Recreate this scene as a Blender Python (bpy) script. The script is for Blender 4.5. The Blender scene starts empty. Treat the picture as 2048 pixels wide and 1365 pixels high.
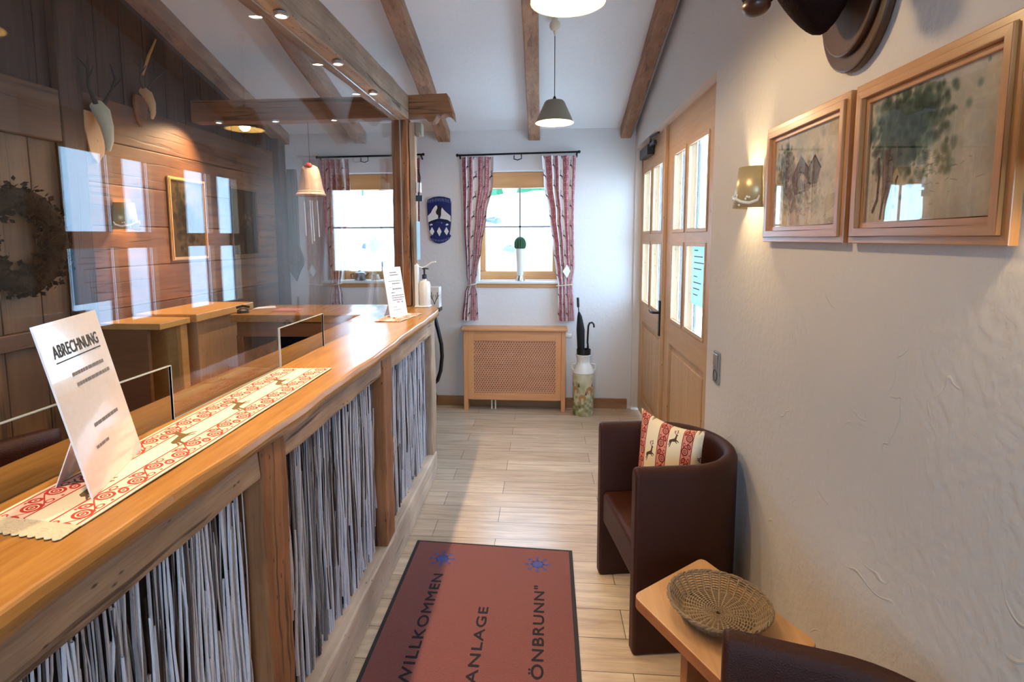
import bpy, bmesh, math, random
import numpy as np
from mathutils import Vector, Matrix
R = math.radians
PI = math.pi
S = bpy.context.scene
COL = S.collection

# ------------------------------------------------------------------ camera
FPX, CX, CY, YAW, PIT, ROL, HC = 1100.0, 999.3, 591.8, -0.0796, -0.1042, -0.0044, 1.6
cam = bpy.data.objects.new('camera', bpy.data.cameras.new('camera'))
COL.objects.link(cam)
S.camera = cam
cam.data.sensor_width = 36
cam.data.lens = 36 * FPX / 2048
cam.data.shift_x = (1024 - CX) / 2048
cam.data.shift_y = (CY - 682.5) / 2048
cam.data.clip_start = 0.02
fw = Vector((math.sin(YAW) * math.cos(PIT), math.cos(YAW) * math.cos(PIT), math.sin(PIT)))
rt = Vector((math.cos(YAW), -math.sin(YAW), 0))
up = rt.cross(fw)
rt2 = rt * math.cos(ROL) + up * math.sin(ROL)
up2 = -rt * math.sin(ROL) + up * math.cos(ROL)
cam.matrix_world = Matrix((
    (rt2.x, up2.x, -fw.x, 0), (rt2.y, up2.y, -fw.y, 0), (rt2.z, up2.z, -fw.z, HC), (0, 0, 0, 1)))

# ------------------------------------------------------------------ world, exposure, daylight
S.view_settings.view_transform = 'Standard'
S.view_settings.look = 'None'
S.view_settings.exposure = 0.66
S.view_settings.gamma = 1.0
S.view_settings.use_curve_mapping = False
world = bpy.data.worlds.new('sky')
S.world = world
world.use_nodes = True
wn = world.node_tree
wn.nodes.clear()
wo = wn.nodes.new('ShaderNodeOutputWorld')
wb = wn.nodes.new('ShaderNodeBackground')
wb.inputs['Color'].default_value = (0.45, 0.70, 1.0, 1)
wb.inputs['Strength'].default_value = 9.0
wn.links.new(wb.outputs[0], wo.inputs[0])


def area_light(name, loc, rot, sx, sy, power, color, portal=False):
    l = bpy.data.lights.new(name, 'AREA')
    l.shape = 'RECTANGLE'
    l.size, l.size_y = sx, sy
    l.energy = power
    l.color = color
    o = bpy.data.objects.new(name, l)
    COL.objects.link(o)
    o.location = loc
    o.rotation_euler = rot
    if portal:
        l.cycles.is_portal = True
    return o


DAY = (0.60, 0.80, 1.0)
# portals in the window and door openings
area_light('portal_window', (-0.235, 5.30, 1.70), (R(-90), 0, 0), 0.75, 1.0, 1, DAY, True)
area_light('portal_window', (-1.575, 5.30, 1.70), (R(-90), 0, 0), 0.75, 1.0, 1, DAY, True)
area_light('portal_door', (1.02, 4.0, 1.6), (0, R(90), 0), 1.3, 2.2, 1, DAY, True)
area_light('portal_added_window', (-0.2, -2.45, 1.7), (R(90), 0, 0), 2.0, 1.6, 1, DAY, True)


def point_light(name, loc, power, color, r=0.03, parent=None):
    l = bpy.data.lights.new(name, 'POINT')
    l.energy = power
    l.color = color
    l.shadow_soft_size = r
    o = bpy.data.objects.new(name, l)
    COL.objects.link(o)
    if parent:
        o.parent = parent
        o.location = Vector(loc) - parent.location
    else:
        o.location = loc
    return o


def spot_light(name, loc, aim, power, color, angle=80, blend=0.8, r=0.02, parent=None):
    l = bpy.data.lights.new(name, 'SPOT')
    l.energy = power
    l.color = color
    l.spot_size = R(angle)
    l.spot_blend = blend
    l.shadow_soft_size = r
    o = bpy.data.objects.new(name, l)
    COL.objects.link(o)
    d = Vector(aim) - Vector(loc)
    o.rotation_euler = d.to_track_quat('-Z', 'Y').to_euler()
    if parent:
        o.parent = parent
        o.location = Vector(loc) - parent.location
    else:
        o.location = loc
    return o


WARM = (1.0, 0.72, 0.42)
P_SPOT = 34.0
P_PEND = 15.0
P_SCONCE = 14.0

# ------------------------------------------------------------------ colour + materials


def lin(v):
    v /= 255.0
    return v / 12.92 if v <= 0.04045 else ((v + 0.055) / 1.055) ** 2.4


def rgb(r, g, b):
    return (lin(r), lin(g), lin(b), 1)


def newmat(name):
    m = bpy.data.materials.new(name)
    m.use_nodes = True
    nt = m.node_tree
    b = nt.nodes['Principled BSDF']
    return m, nt, b


def plain(name, col, rough=0.5, metal=0.0, spec=0.5, bump=0, bscale=80, coat=0, sheen=0):
    m, nt, b = newmat(name)
    N, L = nt.nodes, nt.links
    b.inputs['Roughness'].default_value = rough
    b.inputs['Metallic'].default_value = metal
    b.inputs['Specular IOR Level'].default_value = spec
    b.inputs['Coat Weight'].default_value = coat
    b.inputs['Sheen Weight'].default_value = sheen
    tc = N.new('ShaderNodeTexCoord')
    ns = N.new('ShaderNodeTexNoise')
    ns.inputs['Scale'].default_value = bscale
    ns.inputs['Detail'].default_value = 4
    L.new(tc.outputs['Object'], ns.inputs['Vector'])
    mx = N.new('ShaderNodeMix')
    mx.data_type = 'RGBA'
    mx.inputs[6].default_value = tuple(c * 0.92 for c in col[:3]) + (1,)
    mx.inputs[7].default_value = tuple(min(1, c * 1.06) for c in col[:3]) + (1,)
    L.new(ns.outputs['Fac'], mx.inputs[0])
    L.new(mx.outputs[2], b.inputs['Base Color'])
    if bump:
        bp = N.new('ShaderNodeBump')
        bp.inputs['Strength'].default_value = bump
        bp.inputs['Distance'].default_value = 0.01
        L.new(ns.outputs['Fac'], bp.inputs['Height'])
        L.new(bp.outputs[0], b.inputs['Normal'])
    return m


def wood(name, c1, c2, axis='Z', rough=0.5, scale=6.0, bump=0.3, plank=None, coat=0.0, stretch=14, dark=None, knots=False, spec=0.5, cracks=0.0):
    """grain stretched along axis; plank=(axis, width) varies the tone board by board"""
    m, nt, b = newmat(name)
    N, L = nt.nodes, nt.links
    tc = N.new('ShaderNodeTexCoord')
    mp = N.new('ShaderNodeMapping')
    sc = [scale] * 3
    sc['XYZ'.index(axis)] = scale / stretch
    mp.inputs['Scale'].default_value = sc
    L.new(tc.outputs['Object'], mp.inputs['Vector'])
    vec = mp.outputs[0]
    if plank:
        sep = N.new('ShaderNodeSeparateXYZ')
        L.new(tc.outputs['Object'], sep.inputs[0])
        dv = N.new('ShaderNodeMath'); dv.operation = 'DIVIDE'
        L.new(sep.outputs['XYZ'.index(plank[0])], dv.inputs[0]); dv.inputs[1].default_value = plank[1]
        fl = N.new('ShaderNodeMath'); fl.operation = 'FLOOR'
        L.new(dv.outputs[0], fl.inputs[0])
        wnz = N.new('ShaderNodeTexWhiteNoise'); wnz.noise_dimensions = '1D'
        L.new(fl.outputs[0], wnz.inputs['W'])
        ad = N.new('ShaderNodeVectorMath'); ad.operation = 'MULTIPLY_ADD'
        ad.inputs[1].default_value = (9, 9, 9)
        L.new(wnz.outputs['Color'], ad.inputs[0]); L.new(vec, ad.inputs[2])
        vec = ad.outputs[0]
    n1 = N.new('ShaderNodeTexNoise')
    n1.inputs['Scale'].default_value = 1.6
    n1.inputs['Detail'].default_value = 6
    n1.inputs['Roughness'].default_value = 0.62
    n1.inputs['Distortion'].default_value = 0.6
    L.new(vec, n1.inputs['Vector'])
    n2 = N.new('ShaderNodeTexNoise')
    n2.inputs['Scale'].default_value = 9
    n2.inputs['Detail'].default_value = 5
    n2.inputs['Roughness'].default_value = 0.7
    L.new(vec, n2.inputs['Vector'])
    mixf = N.new('ShaderNodeMath'); mixf.operation = 'MULTIPLY_ADD'
    L.new(n2.outputs['Fac'], mixf.inputs[0]); mixf.inputs[1].default_value = 0.45
    sc2 = N.new('ShaderNodeMath'); sc2.operation = 'MULTIPLY'
    L.new(n1.outputs['Fac'], sc2.inputs[0]); sc2.inputs[1].default_value = 0.6
    L.new(sc2.outputs[0], mixf.inputs[2])
    rp = N.new('ShaderNodeValToRGB')
    e = rp.color_ramp.elements
    e[0].position = 0.34; e[0].color = c1
    e[1].position = 0.68; e[1].color = c2
    if dark:
        d = e.new(0.30); d.color = dark
    L.new(mixf.outputs[0], rp.inputs[0])
    colr = rp.outputs[0]
    if plank:
        hs = N.new('ShaderNodeHueSaturation')
        mr = N.new('ShaderNodeMapRange')
        mr.inputs['To Min'].default_value = 0.72; mr.inputs['To Max'].default_value = 1.2
        L.new(wnz.outputs['Value'], mr.inputs['Value'])
        L.new(mr.outputs[0], hs.inputs['Value']); L.new(colr, hs.inputs['Color'])
        colr = hs.outputs[0]
    if knots:
        vo = N.new('ShaderNodeTexVoronoi')
        mk = N.new('ShaderNodeMapping')
        ks = [7.0] * 3; ks['XYZ'.index(axis)] = 3.0
        mk.inputs['Scale'].default_value = ks
        L.new(tc.outputs['Object'], mk.inputs['Vector'])
        L.new(mk.outputs[0], vo.inputs['Vector'])
        kr = N.new('ShaderNodeMapRange')
        kr.inputs['From Min'].default_value = 0.05; kr.inputs['From Max'].default_value = 0.14
        L.new(vo.outputs['Distance'], kr.inputs['Value'])
        km = N.new('ShaderNodeMix'); km.data_type = 'RGBA'
        L.new(kr.outputs[0], km.inputs[0])
        km.inputs[6].default_value = tuple(c * 0.35 for c in c1[:3]) + (1,)
        L.new(colr, km.inputs[7])
        colr = km.outputs[2]
    hgt = mixf.outputs[0]
    if cracks:
        mc_ = N.new('ShaderNodeMapping')
        cs = [26.0] * 3; cs['XYZ'.index(axis)] = 1.3
        mc_.inputs['Scale'].default_value = cs
        L.new(tc.outputs['Object'], mc_.inputs['Vector'])
        nc = N.new('ShaderNodeTexNoise'); nc.inputs['Scale'].default_value = 1.0; nc.inputs['Detail'].default_value = 3; nc.inputs['Distortion'].default_value = 0.8
        L.new(mc_.outputs[0], nc.inputs['Vector'])
        cr = N.new('ShaderNodeMapRange'); cr.inputs['From Min'].default_value = 0.60; cr.inputs['From Max'].default_value = 0.68
        L.new(nc.outputs['Fac'], cr.inputs['Value'])
        cm = N.new('ShaderNodeMath'); cm.operation = 'MULTIPLY'; cm.inputs[1].default_value = cracks; L.new(cr.outputs[0], cm.inputs[0])
        cx_ = N.new('ShaderNodeMix'); cx_.data_type = 'RGBA'
        L.new(cm.outputs[0], cx_.inputs[0]); L.new(colr, cx_.inputs[6]); cx_.inputs[7].default_value = dark or tuple(c * 0.3 for c in c1[:3]) + (1,)
        # broad tone patches of the old surface
        nb = N.new('ShaderNodeTexNoise'); nb.inputs['Scale'].default_value = 3.5; nb.inputs['Detail'].default_value = 3
        L.new(tc.outputs['Object'], nb.inputs['Vector'])
        nr = N.new('ShaderNodeMapRange'); nr.inputs['From Min'].default_value = 0.35; nr.inputs['From Max'].default_value = 0.65
        nr.inputs['To Min'].default_value = 0.78; nr.inputs['To Max'].default_value = 1.12
        L.new(nb.outputs['Fac'], nr.inputs['Value'])
        hb = N.new('ShaderNodeHueSaturation'); L.new(nr.outputs[0], hb.inputs['Value']); L.new(cx_.outputs[2], hb.inputs['Color'])
        colr = hb.outputs[0]
        sb = N.new('ShaderNodeMath'); sb.operation = 'SUBTRACT'; L.new(mixf.outputs[0], sb.inputs[0]); L.new(cm.outputs[0], sb.inputs[1])
        hgt = sb.outputs[0]
    L.new(colr, b.inputs['Base Color'])
    b.inputs['Roughness'].default_value = rough
    b.inputs['Specular IOR Level'].default_value = spec
    b.inputs['Coat Weight'].default_value = coat
    b.inputs['Coat Roughness'].default_value = 0.15
    if bump:
        bp = N.new('ShaderNodeBump')
        bp.inputs['Strength'].default_value = bump
        bp.inputs['Distance'].default_value = 0.004
        L.new(hgt, bp.inputs['Height'])
        L.new(bp.outputs[0], b.inputs['Normal'])
    return m


def plaster(name, col, bump=0.5):
    m, nt, b = newmat(name)
    N, L = nt.nodes, nt.links
    b.inputs['Roughness'].default_value = 0.9
    b.inputs['Specular IOR Level'].default_value = 0.15
    tc = N.new('ShaderNodeTexCoord')
    n1 = N.new('ShaderNodeTexNoise'); n1.inputs['Scale'].default_value = 2.2; n1.inputs['Detail'].default_value = 6
    L.new(tc.outputs['Object'], n1.inputs['Vector'])
    mx = N.new('ShaderNodeMix'); mx.data_type = 'RGBA'
    mx.inputs[6].default_value = tuple(c * 0.93 for c in col[:3]) + (1,)
    mx.inputs[7].default_value = col
    L.new(n1.outputs['Fac'], mx.inputs[0]); L.new(mx.outputs[2], b.inputs['Base Color'])
    n2 = N.new('ShaderNodeTexNoise'); n2.inputs['Scale'].default_value = 38; n2.inputs['Detail'].default_value = 5
    L.new(tc.outputs['Object'], n2.inputs['Vector'])
    # sparse trowel ridges
    n3 = N.new('ShaderNodeTexNoise'); n3.inputs['Scale'].default_value = 3.3; n3.inputs['Detail'].default_value = 2
    n3.inputs['Distortion'].default_value = 1.4
    mp = N.new('ShaderNodeMapping'); mp.inputs['Rotation'].default_value = (0.6, 0.2, 0.4)
    L.new(tc.outputs['Object'], mp.inputs['Vector']); L.new(mp.outputs[0], n3.inputs['Vector'])
    ab = N.new('ShaderNodeMath'); ab.operation = 'SUBTRACT'; L.new(n3.outputs['Fac'], ab.inputs[0]); ab.inputs[1].default_value = 0.5
    ab2 = N.new('ShaderNodeMath'); ab2.operation = 'ABSOLUTE'; L.new(ab.outputs[0], ab2.inputs[0])
    rr = N.new('ShaderNodeMapRange'); rr.inputs['From Min'].default_value = 0.0; rr.inputs['From Max'].default_value = 0.012
    rr.inputs['To Min'].default_value = 1.0; rr.inputs['To Max'].default_value = 0.0
    L.new(ab2.outputs[0], rr.inputs['Value'])
    n4 = N.new('ShaderNodeTexNoise'); n4.inputs['Scale'].default_value = 5.0
    L.new(tc.outputs['Object'], n4.inputs['Vector'])
    r4 = N.new('ShaderNodeMapRange'); r4.inputs['From Min'].default_value = 0.56; r4.inputs['From Max'].default_value = 0.66
    L.new(n4.outputs['Fac'], r4.inputs['Value'])
    mu = N.new('ShaderNodeMath'); mu.operation = 'MULTIPLY'; L.new(rr.outputs[0], mu.inputs[0]); L.new(r4.outputs[0], mu.inputs[1])
    ma = N.new('ShaderNodeMath'); ma.operation = 'MULTIPLY_ADD'
    L.new(mu.outputs[0], ma.inputs[0]); ma.inputs[1].default_value = 0.7
    L.new(n2.outputs['Fac'], ma.inputs[2])
    bp = N.new('ShaderNodeBump'); bp.inputs['Strength'].default_value = bump; bp.inputs['Distance'].default_value = 0.006
    L.new(ma.outputs[0], bp.inputs['Height']); L.new(bp.outputs[0], b.inputs['Normal'])
    return m


def floormat():
    m, nt, b = newmat('oak_laminate')
    N, L = nt.nodes, nt.links
    tc = N.new('ShaderNodeTexCoord')
    br = N.new('ShaderNodeTexBrick')
    br.offset = 0.37; br.offset_frequency = 2; br.squash = 1.0
    br.inputs['Scale'].default_value = 1
    br.inputs['Brick Width'].default_value = 0.93
    br.inputs['Row Height'].default_value = 0.175
    br.inputs['Mortar Size'].default_value = 0.0016
    br.inputs['Mortar Smooth'].default_value = 0.3
    br.inputs['Bias'].default_value = -0.1
    br.inputs['Color1'].default_value = rgb(200, 178, 152)
    br.inputs['Color2'].default_value = rgb(222, 204, 180)
    br.inputs['Mortar'].default_value = rgb(70, 60, 55)
    mp0 = N.new('ShaderNodeMapping'); mp0.inputs['Location'].default_value = (0.25, 0.02, 0)
    L.new(tc.outputs['Object'], mp0.inputs['Vector']); L.new(mp0.outputs[0], br.inputs['Vector'])
    mp = N.new('ShaderNodeMapping'); mp.inputs['Scale'].default_value = (1.4, 16, 1)
    L.new(tc.outputs['Object'], mp.inputs['Vector'])
    ns = N.new('ShaderNodeTexNoise'); ns.inputs['Scale'].default_value = 2; ns.inputs['Detail'].default_value = 7
    ns.inputs['Roughness'].default_value = 0.65; ns.inputs['Distortion'].default_value = 0.5
    L.new(mp.outputs[0], ns.inputs['Vector'])
    rp = N.new('ShaderNodeValToRGB')
    rp.color_ramp.elements[0].position = 0.28; rp.color_ramp.elements[0].color = rgb(150, 120, 95)
    rp.color_ramp.elements[1].position = 0.6; rp.color_ramp.elements[1].color = (1, 1, 1, 1)
    L.new(ns.outputs['Fac'], rp.inputs[0])
    mx = N.new('ShaderNodeMix'); mx.data_type = 'RGBA'; mx.blend_type = 'MULTIPLY'; mx.inputs[0].default_value = 0.55
    L.new(br.outputs['Color'], mx.inputs[6]); L.new(rp.outputs[0], mx.inputs[7])
    L.new(mx.outputs[2], b.inputs['Base Color'])
    b.inputs['Roughness'].default_value = 0.30
    b.inputs['Specular IOR Level'].default_value = 0.8
    bp = N.new('ShaderNodeBump'); bp.inputs['Strength'].default_value = 0.25; bp.inputs['Distance'].default_value = 0.002
    bp.invert = True
    L.new(br.outputs['Fac'], bp.inputs['Height']); L.new(bp.outputs[0], b.inputs['Normal'])
    return m


def glassmat(name, tint=(1, 1, 1, 1), refl=1.0, rough=0.0, ior=1.5):
    m, nt, b = newmat(name)
    N, L = nt.nodes, nt.links
    N.remove(b)
    out = N['Material Output']
    tr = N.new('ShaderNodeBsdfTransparent'); tr.inputs[0].default_value = tint
    gl = N.new('ShaderNodeBsdfGlossy'); gl.inputs['Roughness'].default_value = rough
    fr = N.new('ShaderNodeFresnel'); fr.inputs['IOR'].default_value = ior
    mu = N.new('ShaderNodeMath'); mu.operation = 'MULTIPLY'; mu.inputs[1].default_value = refl; mu.use_clamp = True
    ge = N.new('ShaderNodeNewGeometry')
    iv = N.new('ShaderNodeMapRange')
    iv.inputs['To Min'].default_value = ior; iv.inputs['To Max'].default_value = 1 / ior
    L.new(ge.outputs['Backfacing'], iv.inputs['Value']); L.new(iv.outputs[0], fr.inputs['IOR'])
    L.new(fr.outputs[0], mu.inputs[0])
    mx = N.new('ShaderNodeMixShader')
    L.new(mu.outputs[0], mx.inputs[0]); L.new(tr.outputs[0], mx.inputs[1]); L.new(gl.outputs[0], mx.inputs[2])
    L.new(mx.outputs[0], out.inputs[0])
    return m


def emit(name, col, s):
    m, nt, b = newmat(name)
    b.inputs['Base Color'].default_value = col
    b.inputs['Emission Color'].default_value = col
    b.inputs['Emission Strength'].default_value = s
    return m


def imgmat(name, img, rough=0.8, spec=0.3, coat=0.0, bump=0, alpha=False):
    m, nt, b = newmat(name)
    N, L = nt.nodes, nt.links
    t = N.new('ShaderNodeTexImage'); t.image = img; t.extension = 'REPEAT'
    uv = N.new('ShaderNodeUVMap'); uv.uv_map = 'UVMap'
    L.new(uv.outputs[0], t.inputs[0])
    L.new(t.outputs['Color'], b.inputs['Base Color'])
    if alpha:
        L.new(t.outputs['Alpha'], b.inputs['Alpha'])
    b.inputs['Roughness'].default_value = rough
    b.inputs['Specular IOR Level'].default_value = spec
    b.inputs['Coat Weight'].default_value = coat
    b.inputs['Coat Roughness'].default_value = 0.03
    if bump:
        tc = N.new('ShaderNodeTexCoord')
        ns = N.new('ShaderNodeTexNoise'); ns.inputs['Scale'].default_value = 500
        L.new(tc.outputs['Object'], ns.inputs['Vector'])
        bp = N.new('ShaderNodeBump'); bp.inputs['Strength'].default_value = bump; bp.inputs['Distance'].default_value = 0.001
        L.new(ns.outputs['Fac'], bp.inputs['Height']); L.new(bp.outputs[0], b.inputs['Normal'])
    return m


# ------------------------------------------------------------------ drawn patterns (computed here, no files)
class Canvas:
    def __init__(s, W, H, ppu, bg):
        s.W, s.H, s.p = W, H, ppu
        s.w, s.h = int(round(W * ppu)), int(round(H * ppu))
        s.a = np.ones((s.h, s.w, 4), np.float32)
        s.a[..., :3] = np.array(bg[:3]) / 255.0

    def _box(s, x0, y0, x1, y1):
        i0, i1 = max(0, int(x0 * s.p) - 2), min(s.w, int(x1 * s.p) + 3)
        j0, j1 = max(0, int(y0 * s.p) - 2), min(s.h, int(y1 * s.p) + 3)
        if i1 <= i0 or j1 <= j0:
            return None
        X, Y = np.meshgrid((np.arange(i0, i1) + 0.5) / s.p, (np.arange(j0, j1) + 0.5) / s.p)
        return (slice(j0, j1), slice(i0, i1)), X, Y

    def _put(s, sl, cov, col, a=1.0):
        c = (np.clip(cov, 0, 1) * a)[..., None]
        s.a[sl][..., :3] = s.a[sl][..., :3] * (1 - c) + np.array(col[:3]) / 255.0 * c

    def disc(s, x, y, r, col, a=1.0, soft=None):
        b = s._box(x - r, y - r, x + r, y + r)
        if b is None: return
        sl, X, Y = b
        d = np.hypot(X - x, Y - y)
        f = (r - d) * s.p + 0.5 if soft is None else (1 - d / r) / soft
        s._put(sl, f, col, a)

    def ring(s, x, y, rx, ry, w, col, rot=0):
        r = max(rx, ry) + w
        b = s._box(x - r, y - r, x + r, y + r)
        if b is None: return
        sl, X, Y = b
        c, n = math.cos(rot), math.sin(rot)
        u, v = (X - x) * c + (Y - y) * n, -(X - x) * n + (Y - y) * c
        q = np.hypot(u / rx, v / ry)
        s._put(sl, (w / 2 - np.abs(q - 1) * min(rx, ry)) * s.p + 0.5, col)

    def line(s, pts, w, col, a=1.0):
        for (x0, y0), (x1, y1) in zip(pts[:-1], pts[1:]):
            b = s._box(min(x0, x1) - w, min(y0, y1) - w, max(x0, x1) + w, max(y0, y1) + w)
            if b is None: continue
            sl, X, Y = b
            dx, dy = x1 - x0, y1 - y0
            L2 = dx * dx + dy * dy + 1e-12
            t = np.clip(((X - x0) * dx + (Y - y0) * dy) / L2, 0, 1)
            d = np.hypot(X - x0 - t * dx, Y - y0 - t * dy)
            s._put(sl, (w / 2 - d) * s.p + 0.5, col, a)

    def poly(s, pts, col, a=1.0):
        xs = [p[0] for p in pts]; ys = [p[1] for p in pts]
        b = s._box(min(xs), min(ys), max(xs), max(ys))
        if b is None: return
        sl, X, Y = b
        ins = np.zeros(X.shape, bool)
        n = len(pts)
        for i in range(n):
            x0, y0 = pts[i]; x1, y1 = pts[(i + 1) % n]
            if y0 == y1: continue
            c = ((y0 > Y) != (y1 > Y)) & (X < (x1 - x0) * (Y - y0) / (y1 - y0) + x0)
            ins ^= c
        s._put(sl, ins.astype(np.float32), col, a)

    def image(s, name):
        im = bpy.data.images.new(name, s.w, s.h, alpha=True)
        im.pixels.foreach_set(np.clip(s.a, 0, 1).astype(np.float32).ravel())
        im.update()
        im.pack()
        return im


DEER = [(-.50, -.02), (-.40, .10), (-.1, .13), (.10, .15), (.20, .27), (.27, .40), (.40, .41), (.47, .34), (.37, .29), (.31, .14),
        (.26, .02), (.40, -.08), (.47, -.20), (.42, -.22), (.33, -.12), (.18, -.08), (.30, -.22), (.26, -.27), (.10, -.10), (-.15, -.06),
        (-.27, -.12), (-.40, -.30), (-.55, -.42), (-.57, -.38), (-.44, -.22), (-.38, -.08), (-.48, -.2), (-.62, -.27), (-.62, -.23), (-.47, -.10)]


def stag(c, x, y, sz, rot, col=(96, 74, 56)):
    def T(p):
        return (x + sz * (p[0] * math.cos(rot) - p[1] * math.sin(rot)), y + sz * (p[0] * math.sin(rot) + p[1] * math.cos(rot)))
    c.poly([T(p) for p in DEER], col)
    for an in ([(.30, .40), (.20, .52), (.22, .68), (.32, .78)], [(.21, .58), (.12, .66)], [(.22, .68), (.15, .78)],
               [(.34, .42), (.38, .55), (.48, .64), (.50, .78)], [(.40, .57), (.52, .56)], [(.48, .66), (.42, .76)]):
        c.line([T(p) for p in an], sz * 0.045, col)


def ornament(c, x0, x1, y0, y1, bg, ink, loop):
    """a band of paisley loops and curls running along y"""
    c.poly([(x0, y0), (x1, y0), (x1, y1), (x0, y1)], bg)
    w = x1 - x0
    xm = (x0 + x1) / 2
    step = w * 1.02
    n = max(1, round((y1 - y0) / step))
    step = (y1 - y0) / n
    for k in range(-1, n + 1):
        y = y0 + (k + 0.5) * step
        sgn = 1 if k % 2 == 0 else -1
        cx = xm + sgn * w * 0.13
        c.disc(cx, y, w * 0.27, loop)
        c.ring(cx, y, w * 0.28, w * 0.24, w * 0.09, ink)
        c.ring(cx, y, w * 0.14, w * 0.12, w * 0.07, ink)
        c.disc(cx, y, w * 0.06, ink)
        c.ring(xm - sgn * w * 0.2, y + step * 0.38, w * 0.17, w * 0.13, w * 0.08, ink, 0.6 * sgn)
        c.disc(xm - sgn * w * 0.2, y + step * 0.38, w * 0.05, ink)
        c.ring(xm + sgn * w * 0.28, y + step * 0.45, w * 0.1, w * 0.13, w * 0.045, ink)
        pts = [(xm + w * 0.42 * math.sin(t), y - step * 0.5 + step * t / PI) for t in np.linspace(0, PI, 12)]
        c.line([(p[0] * sgn + (1 - sgn) * xm if sgn < 0 else p[0], p[1]) for p in pts], w * 0.045, ink)
        for q in (-0.36, 0.36):
            c.disc(xm + q * w, y + sgn * step * 0.18, w * 0.05, ink)
    c.line([(x0, y0 - 1), (x0, y1 + 1)], w * 0.07, ink)
    c.line([(x1, y0 - 1), (x1, y1 + 1)], w * 0.07, ink)


random.seed(4)
# ------------------------------------------------------------------ materials used
M = {}
M['wall'] = plaster('white_plaster', rgb(226, 219, 212), 0.55)
M['wallback'] = plaster('white_plaster_back', rgb(226, 222, 220), 0.3)
M['ceil'] = plaster('ceiling_plaster', rgb(232, 230, 229), 0.25)
M['floor'] = floormat()
M['pine'] = wood('pine_door', rgb(190, 146, 104), rgb(216, 178, 136), 'Z', 0.42, 7, 0.15, knots=True)
M['pineY'] = wood('pine_door_rail', rgb(190, 146, 104), rgb(216, 178, 136), 'Y', 0.42, 7, 0.15)
M['winwood'] = wood('window_wood', rgb(190, 130, 75), rgb(214, 158, 98), 'X', 0.4, 7, 0.1)
M['winwoodZ'] = wood('window_wood_upright', rgb(190, 130, 75), rgb(214, 158, 98), 'Z', 0.4, 7, 0.1)
M['radX'] = wood('beech', rgb(206, 140, 90), rgb(224, 162, 108), 'X', 0.4, 8, 0.08)
M['radZ'] = wood('beech_upright', rgb(206, 140, 90), rgb(224, 162, 108), 'Z', 0.4, 8, 0.08)
M['lattice'] = wood('beech_lattice', rgb(200, 138, 98), rgb(216, 158, 118), 'X', 0.5, 8, 0.1)
M['top'] = wood('counter_honey_wood', rgb(138, 92, 42), rgb(188, 138, 76), 'Y', 0.24, 5, 0.35, coat=0.05, spec=0.25, stretch=12)
M['topX'] = wood('counter_honey_wood_cross', rgb(188, 122, 52), rgb(216, 154, 78), 'X', 0.24, 5, 0.12, coat=0.35, stretch=12)
M['oldY'] = wood('old_timber_along', rgb(128, 96, 72), rgb(190, 160, 132), 'Y', 0.75, 6, 0.9, dark=rgb(70, 48, 34), stretch=18, cracks=0.85, knots=True)
M['oldX'] = wood('old_timber_cross', rgb(120, 78, 48), rgb(168, 118, 78), 'X', 0.75, 6, 0.9, dark=rgb(60, 40, 28), stretch=18, cracks=0.85, knots=False)
M['oldZ'] = wood('old_timber_upright', rgb(112, 66, 34), rgb(174, 118, 74), 'Z', 0.72, 6, 0.9, dark=rgb(74, 50, 34), stretch=18, cracks=0.85, knots=True)
M['paleY'] = wood('pale_timber', rgb(190, 165, 142), rgb(222, 204, 184), 'Y', 0.7, 6, 0.5, dark=rgb(120, 95, 75), stretch=16, cracks=0.45, knots=True)
M['paleZ'] = wood('pale_weathered_board', rgb(150, 125, 104), rgb(196, 172, 146), 'Z', 0.75, 8, 0.8, dark=rgb(84, 60, 44), stretch=18, cracks=0.8, knots=False)
M['rafter'] = wood('rafter_timber', rgb(130, 88, 62), rgb(182, 138, 104), 'Y', 0.7, 6, 0.6, dark=rgb(84, 52, 34), stretch=16, cracks=0.5, knots=True)
M['log'] = wood('dark_log_wall', rgb(92, 56, 32), rgb(142, 92, 56), 'Y', 0.55, 4, 0.5, plank=('Z', 0.24), dark=rgb(60, 36, 22), cracks=.6)
M['board'] = wood('old_vertical_boards', rgb(98, 66, 40), rgb(138, 100, 64), 'Z', 0.6, 4, 0.5, plank=('Y', 0.21), dark=rgb(58, 38, 24), cracks=.6)
M['shadeboard'] = wood('shaded_gable_boards', rgb(54, 35, 24), rgb(90, 60, 42), 'Z', 0.7, 4, 0.5, plank=('Y', 0.19), dark=rgb(40, 27, 20), cracks=.6)  # shade of the gable is darkened into the board colour
M['darkZ'] = wood('dark_timber_upright', rgb(64, 38, 24), rgb(96, 60, 38), 'Z', 0.6, 5, 0.5, cracks=.6)
M['darkY'] = wood('dark_timber_along', rgb(92, 60, 38), rgb(128, 88, 56), 'Y', 0.6, 5, 0.5, dark=rgb(50, 32, 22), cracks=.6)
M['cab'] = wood('light_cabinet_wood', rgb(190, 138, 92), rgb(214, 168, 122), 'Z', 0.4, 5, 0.15, knots=True)
M['cabY'] = wood('cabinet_top_wood', rgb(206, 146, 78), rgb(226, 172, 104), 'Y', 0.3, 5, 0.15)
M['redw'] = wood('reddish_panel_wood', rgb(104, 62, 36), rgb(140, 88, 52), 'X', 0.5, 5, 0.3)
M['frame'] = wood('pine_picture_frame', rgb(178, 120, 66), rgb(212, 156, 98), 'Y', 0.32, 9, 0.1, coat=0.2)
M['frameZ'] = wood('pine_picture_frame_upright', rgb(168, 108, 58), rgb(206, 148, 90), 'Z', 0.32, 9, 0.1, coat=0.2)
M['skirt'] = wood('skirting_wood', rgb(132, 92, 56), rgb(164, 120, 78), 'X', 0.5, 6, 0.15)
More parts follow.
